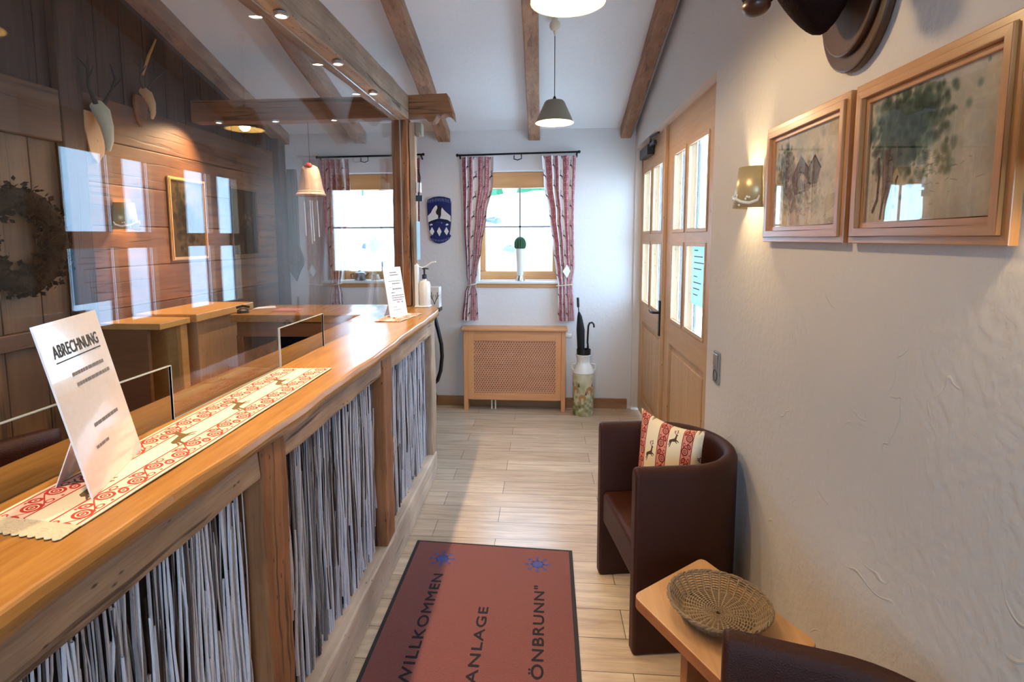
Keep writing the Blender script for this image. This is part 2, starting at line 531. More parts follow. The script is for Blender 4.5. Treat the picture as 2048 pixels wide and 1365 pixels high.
M['tablewood'] = wood('side_table_wood', rgb(180, 134, 90), rgb(208, 164, 118), 'Y', 0.45, 5, 0.15)
M['tableedge'] = wood('side_table_edge', rgb(140, 84, 50), rgb(170, 108, 66), 'Y', 0.5, 5, 0.15)
M['plaque'] = wood('plaque_wood', rgb(46, 22, 10), rgb(84, 46, 22), 'Z', 0.45, 6, 0.2, coat=0.05)
M['paddle'] = wood('grey_carved_wood', rgb(96, 92, 90), rgb(134, 128, 124), 'Z', 0.8, 8, 0.5)
M['leather'] = plain('brown_leather', rgb(56, 22, 9), 0.48, spec=0.28, bump=0.3, bscale=260)
M['black'] = plain('black_plastic', rgb(18, 18, 20), 0.4)
M['blackm'] = plain('black_iron', rgb(24, 22, 22), 0.45, metal=0.6)
M['blackc'] = plain('black_cloth', rgb(14, 14, 17), 0.85)
M['darkg'] = plain('dark_grey_metal', rgb(52, 46, 46), 0.5)
M['white'] = plain('white_plastic', rgb(236, 236, 232), 0.3)
M['whiteg'] = plain('white_enamel', rgb(232, 230, 222), 0.22, coat=0.3)
M['cream'] = plain('cream_enamel', rgb(226, 212, 184), 0.3)
M['silver'] = plain('brushed_silver', rgb(190, 190, 190), 0.3, metal=0.9)
M['grey'] = plain('grey_plastic', rgb(140, 138, 136), 0.4)
M['clay'] = plain('taupe_shade', rgb(150, 138, 118), 0.6, bump=0.3, bscale=40)
M['shadein'] = plain('cream_shade_lining', rgb(250, 226, 160), 0.6)
M['brass'] = plain('brass_shade', rgb(196, 176, 132), 0.35, metal=0.35)
M['wicker'] = plain('willow_wicker', rgb(140, 118, 94), 0.7, bump=0.5, bscale=120)
M['wicker2'] = plain('willow_wicker_pale', rgb(164, 142, 112), 0.7, bump=0.5, bscale=120)
M['twigA'] = plain('twig_pale', rgb(216, 216, 226), 0.7, bump=0.5, bscale=90)
M['twigB'] = plain('twig_grey', rgb(138, 134, 138), 0.75, bump=0.5, bscale=90)
M['twigC'] = plain('twig_brown', rgb(74, 60, 56), 0.8, bump=0.5, bscale=90)
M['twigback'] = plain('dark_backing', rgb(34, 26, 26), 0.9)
M['glass'] = glassmat('pane_glass', (0.97, 0.99, 1, 1), 0.9)
M['screen'] = glassmat('screen_glass', (0.96, 0.96, 0.955, 1), 0.75)
M['gedge'] = plain('glass_edge', rgb(214, 224, 218), 0.25)
M['clearv'] = glassmat('vase_glass', (0.86, 0.97, 0.95, 1), 1.4)
M['picglass'] = glassmat('picture_glass', (1, 1, 1, 1), 1.1)
M['bulb'] = emit('lit_bulb', (1.0, 0.86, 0.62, 1), 18)
M['spotlens'] = emit('lit_spot_lens', (1.0, 0.86, 0.70, 1), 40)
M['green'] = plain('cactus_green', rgb(44, 88, 56), 0.7, bump=1.0, bscale=160)
M['hedge'] = plain('hedge_green', (.012, .085, .030, 1), 0.8, bump=1.0, bscale=14)
M['grass'] = plain('lawn_green', rgb(120, 170, 90), 0.9, bump=0.5, bscale=20)
M['gravel'] = plain('pale_gravel', rgb(226, 226, 222), 0.9, bump=1.0, bscale=8)
M['stone'] = plain('grey_stone', (.075, .085, .10, 1), 0.9, bump=1.0, bscale=8)
M['greypaint'] = plain('blue_grey_paint', rgb(96, 120, 150), 0.6)
M['bone'] = plain('bleached_skull', rgb(212, 200, 168), 0.6, bump=0.3, bscale=60)
M['antler'] = plain('antler_horn', rgb(60, 46, 38), 0.6, bump=0.6, bscale=60)
M['fur'] = plain('dark_brown_fur', rgb(30, 11, 6), 0.8, spec=0.12, bump=0.5, bscale=160)
M['nose'] = plain('muzzle_brown', rgb(70, 34, 20), 0.35)
M['wreath'] = plain('dried_wreath', rgb(38, 29, 24), 0.95, bump=1.0, bscale=60, spec=0.1)
M['red'] = plain('red_paint', rgb(176, 48, 36), 0.5)
M['terra'] = plain('painted_clay', rgb(206, 176, 158), 0.5, bump=0.3, bscale=40)
M['paper'] = plain('white_paper', rgb(238, 236, 234), 0.5)
M['paperlam'] = plain('laminated_paper', rgb(232, 224, 220), 0.12, coat=0.6)
M['paperblue'] = plain('notice_paper', rgb(190, 220, 226), 0.5)
nb_ = M['paperblue'].node_tree
tl_ = nb_.nodes.new('ShaderNodeBsdfTranslucent'); tl_.inputs[0].default_value = (.55, .72, .78, 1)
ms_ = nb_.nodes.new('ShaderNodeMixShader'); ms_.inputs[0].default_value = .5
nb_.links.new(nb_.nodes['Principled BSDF'].outputs[0], ms_.inputs[1]); nb_.links.new(tl_.outputs[0], ms_.inputs[2])
nb_.links.new(ms_.outputs[0], nb_.nodes['Material Output'].inputs[0])
M['ink'] = plain('black_ink', rgb(44, 42, 44), 0.6)
M['inkgrey'] = plain('grey_ink', rgb(120, 116, 118), 0.6)
M['mat'] = plain('red_carpet_pile', rgb(128, 46, 42), 0.95, bump=0.8, bscale=420, sheen=0.3)
M['matedge'] = plain('black_rubber_edge', rgb(36, 32, 36), 0.8)
M['matink'] = plain('navy_black_pile', rgb(34, 28, 38), 0.95, bump=0.6, bscale=420)
M['matblue'] = plain('blue_pile', rgb(78, 84, 150), 0.95, bump=0.6, bscale=420)
M['lace'] = plain('lace_cloth', rgb(228, 212, 184), 0.9, bump=1.0, bscale=220)
M['bluebox'] = plain('teapot_pewter', rgb(70, 62, 66), 0.25, metal=0.5)
M['booklet'] = plain('booklet_cover', rgb(196, 120, 96), 0.4)

# fabric with red ornament bands, cream bands and stags: repeat 0.30 m x 0.36 m
CREAM, INK, PINK = (236, 220, 188), (150, 44, 44), (214, 140, 122)
fab = Canvas(0.30, 0.36, 1700, CREAM)
ornament(fab, 0.012, 0.072, 0, 0.36, PINK, (128, 34, 38), (236, 196, 160))
ornament(fab, 0.162, 0.222, 0, 0.36, PINK, (128, 34, 38), (236, 196, 160))
for (sx, sy) in ((0.117, 0.09), (0.117, 0.27), (0.261, 0.0), (0.261, 0.18), (0.261, 0.36)):
    stag(fab, sx, sy, 0.062, 0.35, (84, 66, 52))
M['fabric'] = imgmat('stag_fabric', fab.image('stag_fabric_pattern'), 0.85, 0.15, bump=0.4)
cur = Canvas(0.30, 0.36, 1100, (236, 228, 224))
ornament(cur, 0.010, 0.082, 0, 0.36, (206, 146, 150), (150, 70, 84), (230, 200, 198))
ornament(cur, 0.160, 0.232, 0, 0.36, (206, 146, 150), (150, 70, 84), (230, 200, 198))
for (sx, sy) in ((0.121, 0.09), (0.121, 0.27), (0.266, 0.0), (0.266, 0.18), (0.266, 0.36)):
    stag(cur, sx, sy, 0.06, 0.35, (78, 58, 60))
M['curtain'] = imgmat('stag_curtain', cur.image('stag_curtain_pattern'), 0.85, 0.15, bump=0.4)
run = Canvas(0.20, 0.26, 2400, (230, 218, 194))
ornament(run, 0.010, 0.070, 0, 0.26, (234, 196, 180), (188, 62, 52), (240, 222, 200))
ornament(run, 0.130, 0.190, 0, 0.26, (234, 196, 180), (188, 62, 52), (240, 222, 200))
stag(run, 0.097, 0.13, 0.090, PI / 2 + 0.15, (112, 92, 62))
M['runner'] = imgmat('stag_runner', run.image('stag_runner_pattern'), 0.85, 0.15, bump=0.3)


# ------------------------------------------------------------------ mesh tools
class MB:
    def __init__(s):
        s.v, s.f, s.m, s.uv = [], [], [], {}

    def add(s, vs, fs, mi=0, uvs=None):
        o = len(s.v)
        s.v += [Vector(v) for v in vs]
        for k, f in enumerate(fs):
            s.f.append([o + i for i in f])
            s.m.append(mi)
            if uvs is not None:
                s.uv[len(s.f) - 1] = [uvs[i] for i in f]
        return s

    def box(s, a, b, mi=0):
        x0, y0, z0 = a; x1, y1, z1 = b
        x0, x1 = min(x0, x1), max(x0, x1); y0, y1 = min(y0, y1), max(y0, y1); z0, z1 = min(z0, z1), max(z0, z1)
        return s.add([(x0, y0, z0), (x1, y0, z0), (x1, y1, z0), (x0, y1, z0), (x0, y0, z1), (x1, y0, z1), (x1, y1, z1), (x0, y1, z1)],
                     [(0, 3, 2, 1), (4, 5, 6, 7), (0, 1, 5, 4), (1, 2, 6, 5), (2, 3, 7, 6), (3, 0, 4, 7)], mi)

    def prism(s, poly, a, b, axis='Z', mi=0, capmi=None):
        """polygon (2d) extruded from a to b along axis; 2d = the two other axes in xyz order"""
        def P(p, t):
            if axis == 'Z': return (p[0], p[1], t)
            if axis == 'Y': return (p[0], t, p[1])
            return (t, p[0], p[1])
        n = len(poly)
        vs = [P(p, a) for p in poly] + [P(p, b) for p in poly]
        s.add(vs, [tuple(range(n))[::-1], tuple(range(n, 2 * n))], mi if capmi is None else capmi)
        o = len(s.v) - 2 * n
        for i in range(n):
            j = (i + 1) % n
            s.f.append([o + i, o + j, o + n + j, o + n + i]); s.m.append(mi)
        return s

    def tube(s, pts, r, seg=8, mi=0, caps=True, flat=1.0):
        pts = [Vector(p) for p in pts]
        rs = r if isinstance(r, (list, tuple)) else [r] * len(pts)
        rings = []
        prev = None
        for i, p in enumerate(pts):
            t = (pts[min(i + 1, len(pts) - 1)] - pts[max(i - 1, 0)])
            t = t.normalized() if t.length > 1e-9 else Vector((0, 0, 1))
            if prev is None:
                a = Vector((0, 0, 1)) if abs(t.z) < 0.9 else Vector((1, 0, 0))
                n = t.cross(a).normalized()
            else:
                n = (prev - t * prev.dot(t))
                n = n.normalized() if n.length > 1e-6 else t.orthogonal().normalized()
            prev = n
            b = t.cross(n)
            rings.append([p + (n * math.cos(2 * PI * k / seg) + b * flat * math.sin(2 * PI * k / seg)) * rs[i] for k in range(seg)])
        o = len(s.v)
        for q in rings: s.v += q
        for i in range(len(pts) - 1):
            for k in range(seg):
                k2 = (k + 1) % seg
                s.f.append([o + i * seg + k, o + i * seg + k2, o + (i + 1) * seg + k2, o + (i + 1) * seg + k]); s.m.append(mi)
        if caps:
            s.f.append([o + k for k in range(seg)][::-1]); s.m.append(mi)
            s.f.append([o + (len(pts) - 1) * seg + k for k in range(seg)]); s.m.append(mi)
        return s

    def lathe(s, prof, c, seg=32, mi=0, axis='Z', close=False, a0=0, a1=2 * PI):
        """prof: (radius, height) list, c: centre base"""
        cx, cy, cz = c
        full = abs(a1 - a0 - 2 * PI) < 1e-6
        n = seg if full else seg + 1
        o = len(s.v)
        for (r, h) in prof:
            for k in range(n):
                a = a0 + (a1 - a0) * k / seg
                if axis == 'Z': s.v.append(Vector((cx + r * math.cos(a), cy + r * math.sin(a), cz + h)))
                elif axis == 'X': s.v.append(Vector((cx + h, cy + r * math.cos(a), cz + r * math.sin(a))))
                else: s.v.append(Vector((cx + r * math.cos(a), cy + h, cz + r * math.sin(a))))
        P = list(range(len(prof)))
        pairs = list(zip(P[:-1], P[1:])) + ([(P[-1], P[0])] if close else [])
        for i, j in pairs:
            for k in range(seg):
                k2 = (k + 1) % n
                s.f.append([o + i * n + k, o + i * n + k2, o + j * n + k2, o + j * n + k]); s.m.append(mi)
        return s

    def grid(s, fn, nu, nv, mi=0, uvfn=None, closed_u=False):
        o = len(s.v)
        UV = []
        for j in range(nv + 1):
            for i in range(nu + 1):
                u, v = i / nu, j / nv
                s.v.append(Vector(fn(u, v)))
                UV.append(uvfn(u, v) if uvfn else (u, v))
        for j in range(nv):
            for i in range(nu):
                q = [j * (nu + 1) + i, j * (nu + 1) + i + 1, (j + 1) * (nu + 1) + i + 1, (j + 1) * (nu + 1) + i]
                s.f.append([o + a for a in q]); s.m.append(mi)
                s.uv[len(s.f) - 1] = [UV[a] for a in q]
        return s

    def ball(s, c, r, mi=0, seg=16, ring=10, sc=(1, 1, 1)):
        pr = []
        o = len(s.v)
        for i in range(ring + 1):
            th = PI * i / ring
            for k in range(seg):
                a = 2 * PI * k / seg
                s.v.append(Vector((c[0] + sc[0] * r * math.sin(th) * math.cos(a), c[1] + sc[1] * r * math.sin(th) * math.sin(a), c[2] + sc[2] * r * math.cos(th))))
        for i in range(ring):
            for k in range(seg):
                k2 = (k + 1) % seg
                s.f.append([o + i * seg + k, o + (i + 1) * seg + k, o + (i + 1) * seg + k2, o + i * seg + k2]); s.m.append(mi)
        return s

    def build(s, name, mats, parent=None, bevel=0, bseg=2, smooth=False, local=False, subsurf=0, solid=0, fixn=True):
        if not isinstance(mats, (list, tuple)): mats = [mats]
        mats = [M[m] if isinstance(m, str) else m for m in mats]
        off = Vector((0, 0, 0))
        if not local and parent is not None:
            r = parent
            while r.parent: r = r.parent
            off = Vector(r.location)
        me = bpy.data.meshes.new(name)
        me.from_pydata([tuple(v - off) for v in s.v], [], s.f)
        for i, p in enumerate(me.polygons): p.material_index = s.m[i]
        for m in mats: me.materials.append(m)
        if s.uv:
            ul = me.uv_layers.new(name='UVMap')
            for i, p in enumerate(me.polygons):
                if i in s.uv:
                    for li, q in zip(p.loop_indices, s.uv[i]): ul.data[li].uv = q
        bm = bmesh.new(); bm.from_mesh(me)
        bmesh.ops.remove_doubles(bm, verts=bm.verts, dist=1e-6)
        if fixn: bmesh.ops.recalc_face_normals(bm, faces=bm.faces)
        bm.to_mesh(me); bm.free()
        if smooth:
            for p in me.polygons: p.use_smooth = True
            me.set_sharp_from_angle(angle=R(40))
        me.update()
        o = bpy.data.objects.new(name, me)
        COL.objects.link(o)
        if parent is not None: o.parent = parent
        if bevel:
            b = o.modifiers.new('bevel', 'BEVEL'); b.width = bevel; b.segments = bseg; b.limit_method = 'ANGLE'; b.angle_limit = R(40)
            b.harden_normals = False
        if solid:
            d = o.modifiers.new('solid', 'SOLIDIFY'); d.thickness = solid; d.offset = 0
        if subsurf:
            d = o.modifiers.new('sub', 'SUBSURF'); d.levels = subsurf; d.render_levels = subsurf
            for p in me.polygons: p.use_smooth = True
        return o


def thing(name, label, cat, loc=(0, 0, 0), rz=0, group=None):
    o = bpy.data.objects.new(name, None)
    o.empty_display_size = 0.1
    COL.objects.link(o)
    o.location = loc
    o.rotation_euler = (0, 0, rz)
    o['label'] = label; o['category'] = cat
    if group: o['group'] = group
    return o


def tag(o, label, cat, group=None, kind=None):
    o['label'] = label; o['category'] = cat
    if group: o['group'] = group
    if kind: o['kind'] = kind
    return o


def struct(o):
    o['kind'] = 'structure'
    return o


def dup(root, loc, label, rz=None):
    r = root.copy(); COL.objects.link(r); r.location = loc
    if rz is not None: r.rotation_euler = (0, 0, rz)
    r['label'] = label
    for ch in root.children:
        c = ch.copy(); COL.objects.link(c); c.parent = r
        for g in ch.children:
            d = g.copy(); COL.objects.link(d); d.parent = c
    return r


def text_mesh(txt, size, name, mat, parent, mtx, bold=0.0, spacing=1.0, sx=1.0, extr=0.0, font=None, align='LEFT', multi=0.0):
    cu = bpy.data.curves.new('t', 'FONT')
    cu.body = txt; cu.size = size; cu.offset = bold; cu.space_character = spacing
    cu.extrude = extr; cu.align_x = align
    ob = bpy.data.objects.new('t', cu)
    COL.objects.link(ob)
    dg = bpy.context.evaluated_depsgraph_get()
    dg.update()
    me = bpy.data.meshes.new_from_object(ob.evaluated_get(dg))
    bpy.data.objects.remove(ob)
    me.name = name
    me.transform(Matrix.Diagonal((sx, 1, 1, 1)))
    if multi:
        bm = bmesh.new()
        for k, (ax_, ay_) in enumerate(((0, 0), (multi, 0), (-multi, 0), (0, multi), (0, -multi))):
            c2 = me.copy(); c2.transform(Matrix.Translation((ax_, ay_, k * .00003))); bm.from_mesh(c2); bpy.data.meshes.remove(c2)
        bm.to_mesh(me); bm.free()
    me.transform(mtx)
    if parent is not None:
        me.transform(Matrix.Translation(-Vector(parent.location)))
    me.materials.clear(); me.materials.append(M[mat])
    o = bpy.data.objects.new(name, me)
    COL.objects.link(o)
    if parent is not None: o.parent = parent
    return o


# ================================================================== STRUCTURE
XR, XL, YB, YF = 0.82, -2.50, 5.12, -2.50
SL = 0.295


def zc(y, z0=2.58): return z0 + SL * (YB - y)


MB().box((XL - .2, YF - .2, -0.1), (XR + .2, YB + .32, 0)).build('floor', 'floor')
struct(bpy.data.objects['floor'])
c = MB().add([(XL - .2, YF - .2, zc(YF - .2)), (XR + .2, YF - .2, zc(YF - .2)), (XR + .2, YB + .3, zc(YB + .3)), (XL - .2, YB + .3, zc(YB + .3)),
              (XL - .2, YF - .2, zc(YF - .2) + .1), (XR + .2, YF - .2, zc(YF - .2) + .1), (XR + .2, YB + .3, zc(YB + .3) + .1), (XL - .2, YB + .3, zc(YB + .3) + .1)],
             [(0, 1, 2, 3), (7, 6, 5, 4), (0, 4, 5, 1), (1, 5, 6, 2), (2, 6, 7, 3), (3, 7, 4, 0)])
struct(c.build('ceiling', 'ceil'))
# back wall with two window openings
W1 = (-0.60, 0.135); W2 = (-1.94, -1.21); WZ = (1.20, 2.215)
w = MB()
zt = zc(YB) + 0.05
xs = [XL - .2, W2[0], W2[1], W1[0], W1[1], XR + .2]
for i in range(5):
    if i in (1, 3):
        w.box((xs[i], YB, 0), (xs[i + 1], YB + .3, WZ[0])); w.box((xs[i], YB, WZ[1]), (xs[i + 1], YB + .3, zt))
    else:
        w.box((xs[i], YB, 0), (xs[i + 1], YB + .3, zt))
struct(w.build('wall_back', 'wallback'))
# right wall with the door opening
DY = (2.79, 5.09); DZ = 2.39
w = MB()


def wall_seg(w, x0, x1, ya, yb, z0, ztop=True, z1=None, mi=0):
    if z1 is not None:
        w.box((x0, ya, z0), (x1, yb, z1), mi); return
    za, zb = zc(ya) + .04, zc(yb) + .04
    w.add([(x0, ya, z0), (x1, ya, z0), (x1, yb, z0), (x0, yb, z0), (x0, ya, za), (x1, ya, za), (x1, yb, zb), (x0, yb, zb)],
          [(0, 3, 2, 1), (4, 5, 6, 7), (0, 1, 5, 4), (1, 2, 6, 5), (2, 3, 7, 6), (3, 0, 4, 7)], mi)


wall_seg(w, XR, XR + .2, YF, DY[0], 0)
wall_seg(w, XR, XR + .2, DY[0], DY[1], DZ)
wall_seg(w, XR, XR + .2, DY[1], YB, 0)
struct(w.build('wall_right', 'wall'))
# left wall: timber log wall, vertical boards nearer the camera, gable boards above, coloured dark for their shade
w = MB(); wall_seg(w, XL - .2, XL - .02, YF, YB, 0)
lw = struct(w.build('wall_left', 'shadeboard'))
w = MB()
z = 0.0
while z < 2.38:
    w.box((XL - .02, 2.84, z + .001), (XL + .015, 4.98, min(z + .239, 2.40)))
    z += 0.24
o = w.build('log_cladding', 'log', parent=lw, bevel=0.006); o['kind'] = 'structure'
w = MB()
y = YF
while y < 2.70:
    w.box((XL - .02, y + .002, 1.16), (XL + .004, min(y + .208, 2.70), 2.10))
    w.box((XL - .02, y + .002, 0.0), (XL + .002, min(y + .208, 2.70), 1.08))
    y += 0.21
o = w.build('board_cladding', 'board', parent=lw, bevel=0.004); o['kind'] = 'structure'
w = MB()
y = YF
while y < YB:
    y2 = min(y + .188, YB)
    z0 = 2.40 if y > 2.8 else 2.36
    w.add([(XL - .02, y + .002, z0), (XL, y + .002, z0), (XL, y2, z0), (XL - .02, y2, z0),
           (XL - .02, y + .002, zc(y)), (XL, y + .002, zc(y)), (XL, y2, zc(y2)), (XL - .02, y2, zc(y2))],
          [(0, 3, 2, 1), (4, 5, 6, 7), (0, 1, 5, 4), (1, 2, 6, 5), (2, 3, 7, 6), (3, 0, 4, 7)])
    y += 0.19
o = w.build('gable_cladding', 'shadeboard', parent=lw, bevel=0.003); o['kind'] = 'structure'
# rear wall; its unseen wide window is added to let daylight in
w = MB()
w.box((XL - .2, YF - .2, 0), (-2.2, YF, 4.9)); w.box((1.2 - .38, YF - .2, 0), (XR + .2, YF, 4.9))
w.box((-2.2, YF - .2, 0), (-1.2, YF, 4.9)); w.box((-1.2, YF - .2, 0), (.82, YF, .9)); w.box((-1.2, YF - .2, 2.5), (.82, YF, 4.9))
struct(w.build('wall_rear', 'wall'))
w = MB()
for a, b in (((-1.2, -2.6, .9), (.82, -2.54, .98)), ((-1.2, -2.6, 2.42), (.82, -2.54, 2.5)), ((-1.2, -2.6, .98), (-1.12, -2.54, 2.42)),
             ((.74, -2.6, .98), (.82, -2.54, 2.42)), ((-.23, -2.6, .98), (-.15, -2.54, 2.42))):
    w.box(a, b)
wr = struct(w.build('added_rear_window', 'winwood'))
p = MB().box((-1.12, -2.575, .98), (.74, -2.569, 2.42)).build('pane', 'glass', parent=wr); p['kind'] = 'structure'
# skirting boards
b = MB().box((-1.6, YB - .018, 0), (XR - .035, YB, .095)).build('baseboard_back', 'skirt', bevel=.004); struct(b)
b = MB().box((XR - .018, YF, 0), (XR, DY[0] - .03, .095)).build('baseboard_right', 'skirt', bevel=.004); struct(b)

# ceiling rafters
rx = [(-2.50, -2.38), (-1.755, -1.645), (-.965, -.855), (-.137, -.037), (.68, .778)]
rl = ['darker sloping ceiling beam tight against the dark timber wall', 'sloping ceiling beam left of the post, above the hanging clay bell',
      'sloping ceiling beam ending just left of the window beside the blue crest', 'sloping ceiling beam ending above the free window, beside the far pendant',
      'dark sloping ceiling beam tight against the white wall over the door']
for i, ((a, b), lb) in enumerate(zip(rx, rl)):
    m = MB()
    n = 24
    rr = random.Random(i)
    prof = []
    for k in range(n + 1):
        y = YF + (YB - .01 - YF) * k / n
        j = lambda s: rr.uniform(-s, s)
        prof.append([(a + j(.004), y, zc(y) + .005), (b + j(.004), y, zc(y) + .005), (b + j(.004), y, zc(y) - .105 + j(.005)), (a + j(.004), y, zc(y) - .105 + j(.005))])
    for k in range(n):
        A, B = prof[k], prof[k + 1]
        m.add(A + B, [(0, 4, 5, 1), (1, 5, 6, 2), (2, 6, 7, 3), (3, 7, 4, 0)])
    m.add(prof[0], [(0, 1, 2, 3)]); m.add(prof[-1], [(3, 2, 1, 0)])
    tag(m.build('ceiling_beam', 'rafter', bevel=.008), lb, 'beam')


def rough_bar(axis, lo, hi, c0, c1, d0, d1, amp, n, seed, name, mat, parent=None, bevel=.008):
    """hand-hewn square timber along an axis"""
    rr = random.Random(seed)
    m = MB()
    rings = []
    for k in range(n + 1):
        t = lo + (hi - lo) * k / n
        q = [(c0, d0), (c1, d0), (c1, d1), (c0, d1)]
        q = [(x + rr.uniform(-amp, amp), y + rr.uniform(-amp, amp)) for x, y in q]
        if axis == 'Y': rings.append([(x, t, z) for x, z in q])
        elif axis == 'X': rings.append([(t, x, z) for x, z in q])
        else: rings.append([(x, y, t) for x, y in q])
    for k in range(n):
        m.add(rings[k] + rings[k + 1], [(0, 1, 5, 4), (1, 2, 6, 5), (2, 3, 7, 6), (3, 0, 4, 7)])
    m.add(rings[0], [(0, 3, 2, 1)]); m.add(rings[-1], [(0, 1, 2, 3)])
    return m.build(name, mat, parent=parent, bevel=bevel)


tag(rough_bar('Y', YF, 3.795, -1.035, -.915, 2.405, 2.57, .005, 30, 7, 'tie_beam', 'oldY'),
    'long hewn timber beam running above the counter carrying small spotlights', 'beam')
# cross beam with carved end
m = MB()
prof = [(-2.48, 2.57), (-2.48, 2.425), (-1.7, 2.42), (-1.05, 2.425), (-.93, 2.43), (-.83, 2.435), (-.812, 2.428), (-.80, 2.41), (-.785, 2.396), (-.767, 2.391), (-.75, 2.395),
        (-.737, 2.41), (-.728, 2.432), (-.712, 2.440), (-.70, 2.425), (-.685, 2.435), (-.665, 2.445), (-.645, 2.44), (-.628, 2.425), (-.612, 2.405), (-.618, 2.46), (-.640, 2.53), (-.655, 2.578), (-1.0, 2.57)]
m.prism(prof, 3.80, 3.92, 'Y')
tag(m.build('cross_beam', 'oldX', bevel=.004), 'dark cross beam with a scalloped carved end resting on the post', 'beam')
# post
post = thing('timber_post', 'upright weathered timber post standing on the far end of the counter', 'post', (-.98, 3.86, 1.122))
rough_bar('Z', 1.122, 2.425, -1.045, -.935, 3.80, 3.91, .003, 14, 9, 'shaft', 'oldZ', parent=post)
rough_bar('Z', 1.122, 2.40, -.930, -.890, 3.84, 3.90, .003, 14, 10, 'side_board', 'paleZ', parent=post, bevel=.004)
m = MB().box((-.889, 3.83, 2.31), (-.84, 3.90, 2.395)); m.box((-.875, 3.815, 2.295), (-.85, 3.83, 2.33))
m.build('junction_box', 'clay', parent=post, bevel=.006)
m = MB().box((-.889, 3.835, 1.92), (-.855, 3.87, 1.99)); m.build('socket_box', 'white', parent=post, bevel=.004)
m = MB().box((-.889, 3.83, 1.86), (-.845, 3.85, 1.90)); m.tube([(-.87, 3.84, 1.90), (-.86, 3.84, 2.02), (-.87, 3.84, 2.08)], .006)
m.build('hook', 'black', parent=post)
m = MB().box((-.884, 3.80, 1.45), (-.880, 3.90, 1.72)); tag(m.build('hanging_notice', 'paperblue'), 'narrow glossy notice hanging on the side of the timber post', 'notice')

# timbers on the left wall
m = MB(); m.box((XL, 2.70, 0), (XL + .05, 2.84, zc(2.84) - .11)); o = m.build('trim_1', 'darkZ', bevel=.008); struct(o)
m = MB(); m.box((XL, YF, 2.10), (XL + .045, 2.70, 2.36)); o = m.build('trim_2', 'darkY', bevel=.008); struct(o)
m = MB(); m.box((XL, YF, 1.08), (XL + .03, 2.70, 1.16)); o = m.build('trim_3', 'darkY', bevel=.006); struct(o)
m = MB(); m.box((XL + .0, 4.98, 0), (XL + .07, YB, 2.55)); o = m.build('trim_4', 'darkZ', bevel=.006); struct(o)

# ================================================================== WINDOWS


def window(name, x0, x1):
    f = MB()
    yf0, yf1 = YB + .12, YB + .18
    z0, z1 = WZ
    zb = 1.225
    f.box((x0, yf0, z1 - .145), (x1, yf1, z1), 0)
    f.box((x0, yf0, zb - .02), (x1, yf1, zb + .06), 0)
    f.box((x0, yf0, zb + .06), (x0 + .05, yf1, z1 - .145), 1)
    f.box((x1 - .05, yf0, zb + .06), (x1, yf1, z1 - .145), 1)
    wf = struct(f.build(name, ['winwood', 'winwoodZ'], bevel=.005))
    p = MB().box((x0 + .05, yf0 + .028, zb + .06), (x1 - .05, yf0 + .033, z1 - .145)).build('pane', 'glass', parent=wf); p['kind'] = 'structure'
    m = MB()
    xm = (x0 + x1) / 2 + .01
    zm = (zb + .06 + z1 - .145) / 2 + .03
    m.box((xm - .008, yf0 + .012, zb + .06), (xm + .008, yf0 + .026, z1 - .145)); m.box((x0 + .05, yf0 + .012, zm - .008), (x1 - .05, yf0 + .026, zm + .008))
    o = m.build('glazing_bar', 'grey', parent=wf); o['kind'] = 'structure'
    s = MB().box((x0 - .03, YB - .03, 1.178), (x1 + .03, YB + .12, 1.203)).build('window_sill', 'whiteg', parent=wf, bevel=.004); s['kind'] = 'structure'
    s = MB().box((x0 - .02, YB - .012, 1.14), (x1 + .02, YB + .0, 1.178)).build('sill_board', 'winwood', parent=wf, bevel=.003); s['kind'] = 'structure'
    return wf


window('window_1', *W1)
window('window_2', *W2)


def curtain(name, label, pts_out, pts_in, folds, cloth, seed, mirror=False):
    """pts: lists of (z, x) from rod to hem for the outer and inner edge"""
    zt, zb = 2.335, 0.835

    def interp(P, z):
        P = sorted(P)
        if z <= P[0][0]: return P[0][1]
        for (a, b), (c_, d) in zip(P[:-1], P[1:]):
            if a <= z <= c_:
                t = (z - a) / (c_ - a); t = t * t * (3 - 2 * t)
                return b + (d - b) * t
        return P[-1][1]
    ztie = 1.17

    def fn(u, v):
        z = zt + (zb - zt) * v
        xo, xi = interp(pts_out, z), interp(pts_in, z)
        g = abs(z - ztie)
        amp = .022 * (0.35 + min(1, g / .25) * .65)
        ph = seed + .5 * math.sin(v * 3 + seed)
        # squeeze folds a little unevenly
        uu = u + .03 * math.sin(2 * PI * u * 2 + seed)
        uu = min(1, max(0, uu))
        x = xo + (xi - xo) * uu
        y = YB - .050 + amp * math.sin(2 * PI * folds * u + ph) + .004 * math.sin(31 * u)
        return (x, y, z)

    def uvf(u, v):
        z = zt + (zb - zt) * v
        return (u * cloth / .30, z / .36)
    r = thing(name, label, 'curtain', ((pts_out[0][1] + pts_in[0][1]) / 2, YB - .05, zt))
    m = MB().grid(fn, 90, 60, 0, uvf)
    m.build('cloth', 'curtain', parent=r, smooth=True, fixn=False)
    # tie band
    xo, xi = interp(pts_out, ztie), interp(pts_in, ztie)
    a, b = min(xo, xi) - .008, max(xo, xi) + .008
    t = MB()
    t.tube([(a + (b - a) * (0.5 + 0.5 * math.cos(q)), YB - .05 - .036 * math.sin(q), ztie + .008 * math.cos(q)) for q in np.linspace(0, 2 * PI, 21)], .011, 6, flat=.5, caps=False)
    t.build('tieback', 'lace', parent=r, smooth=True)
    return r


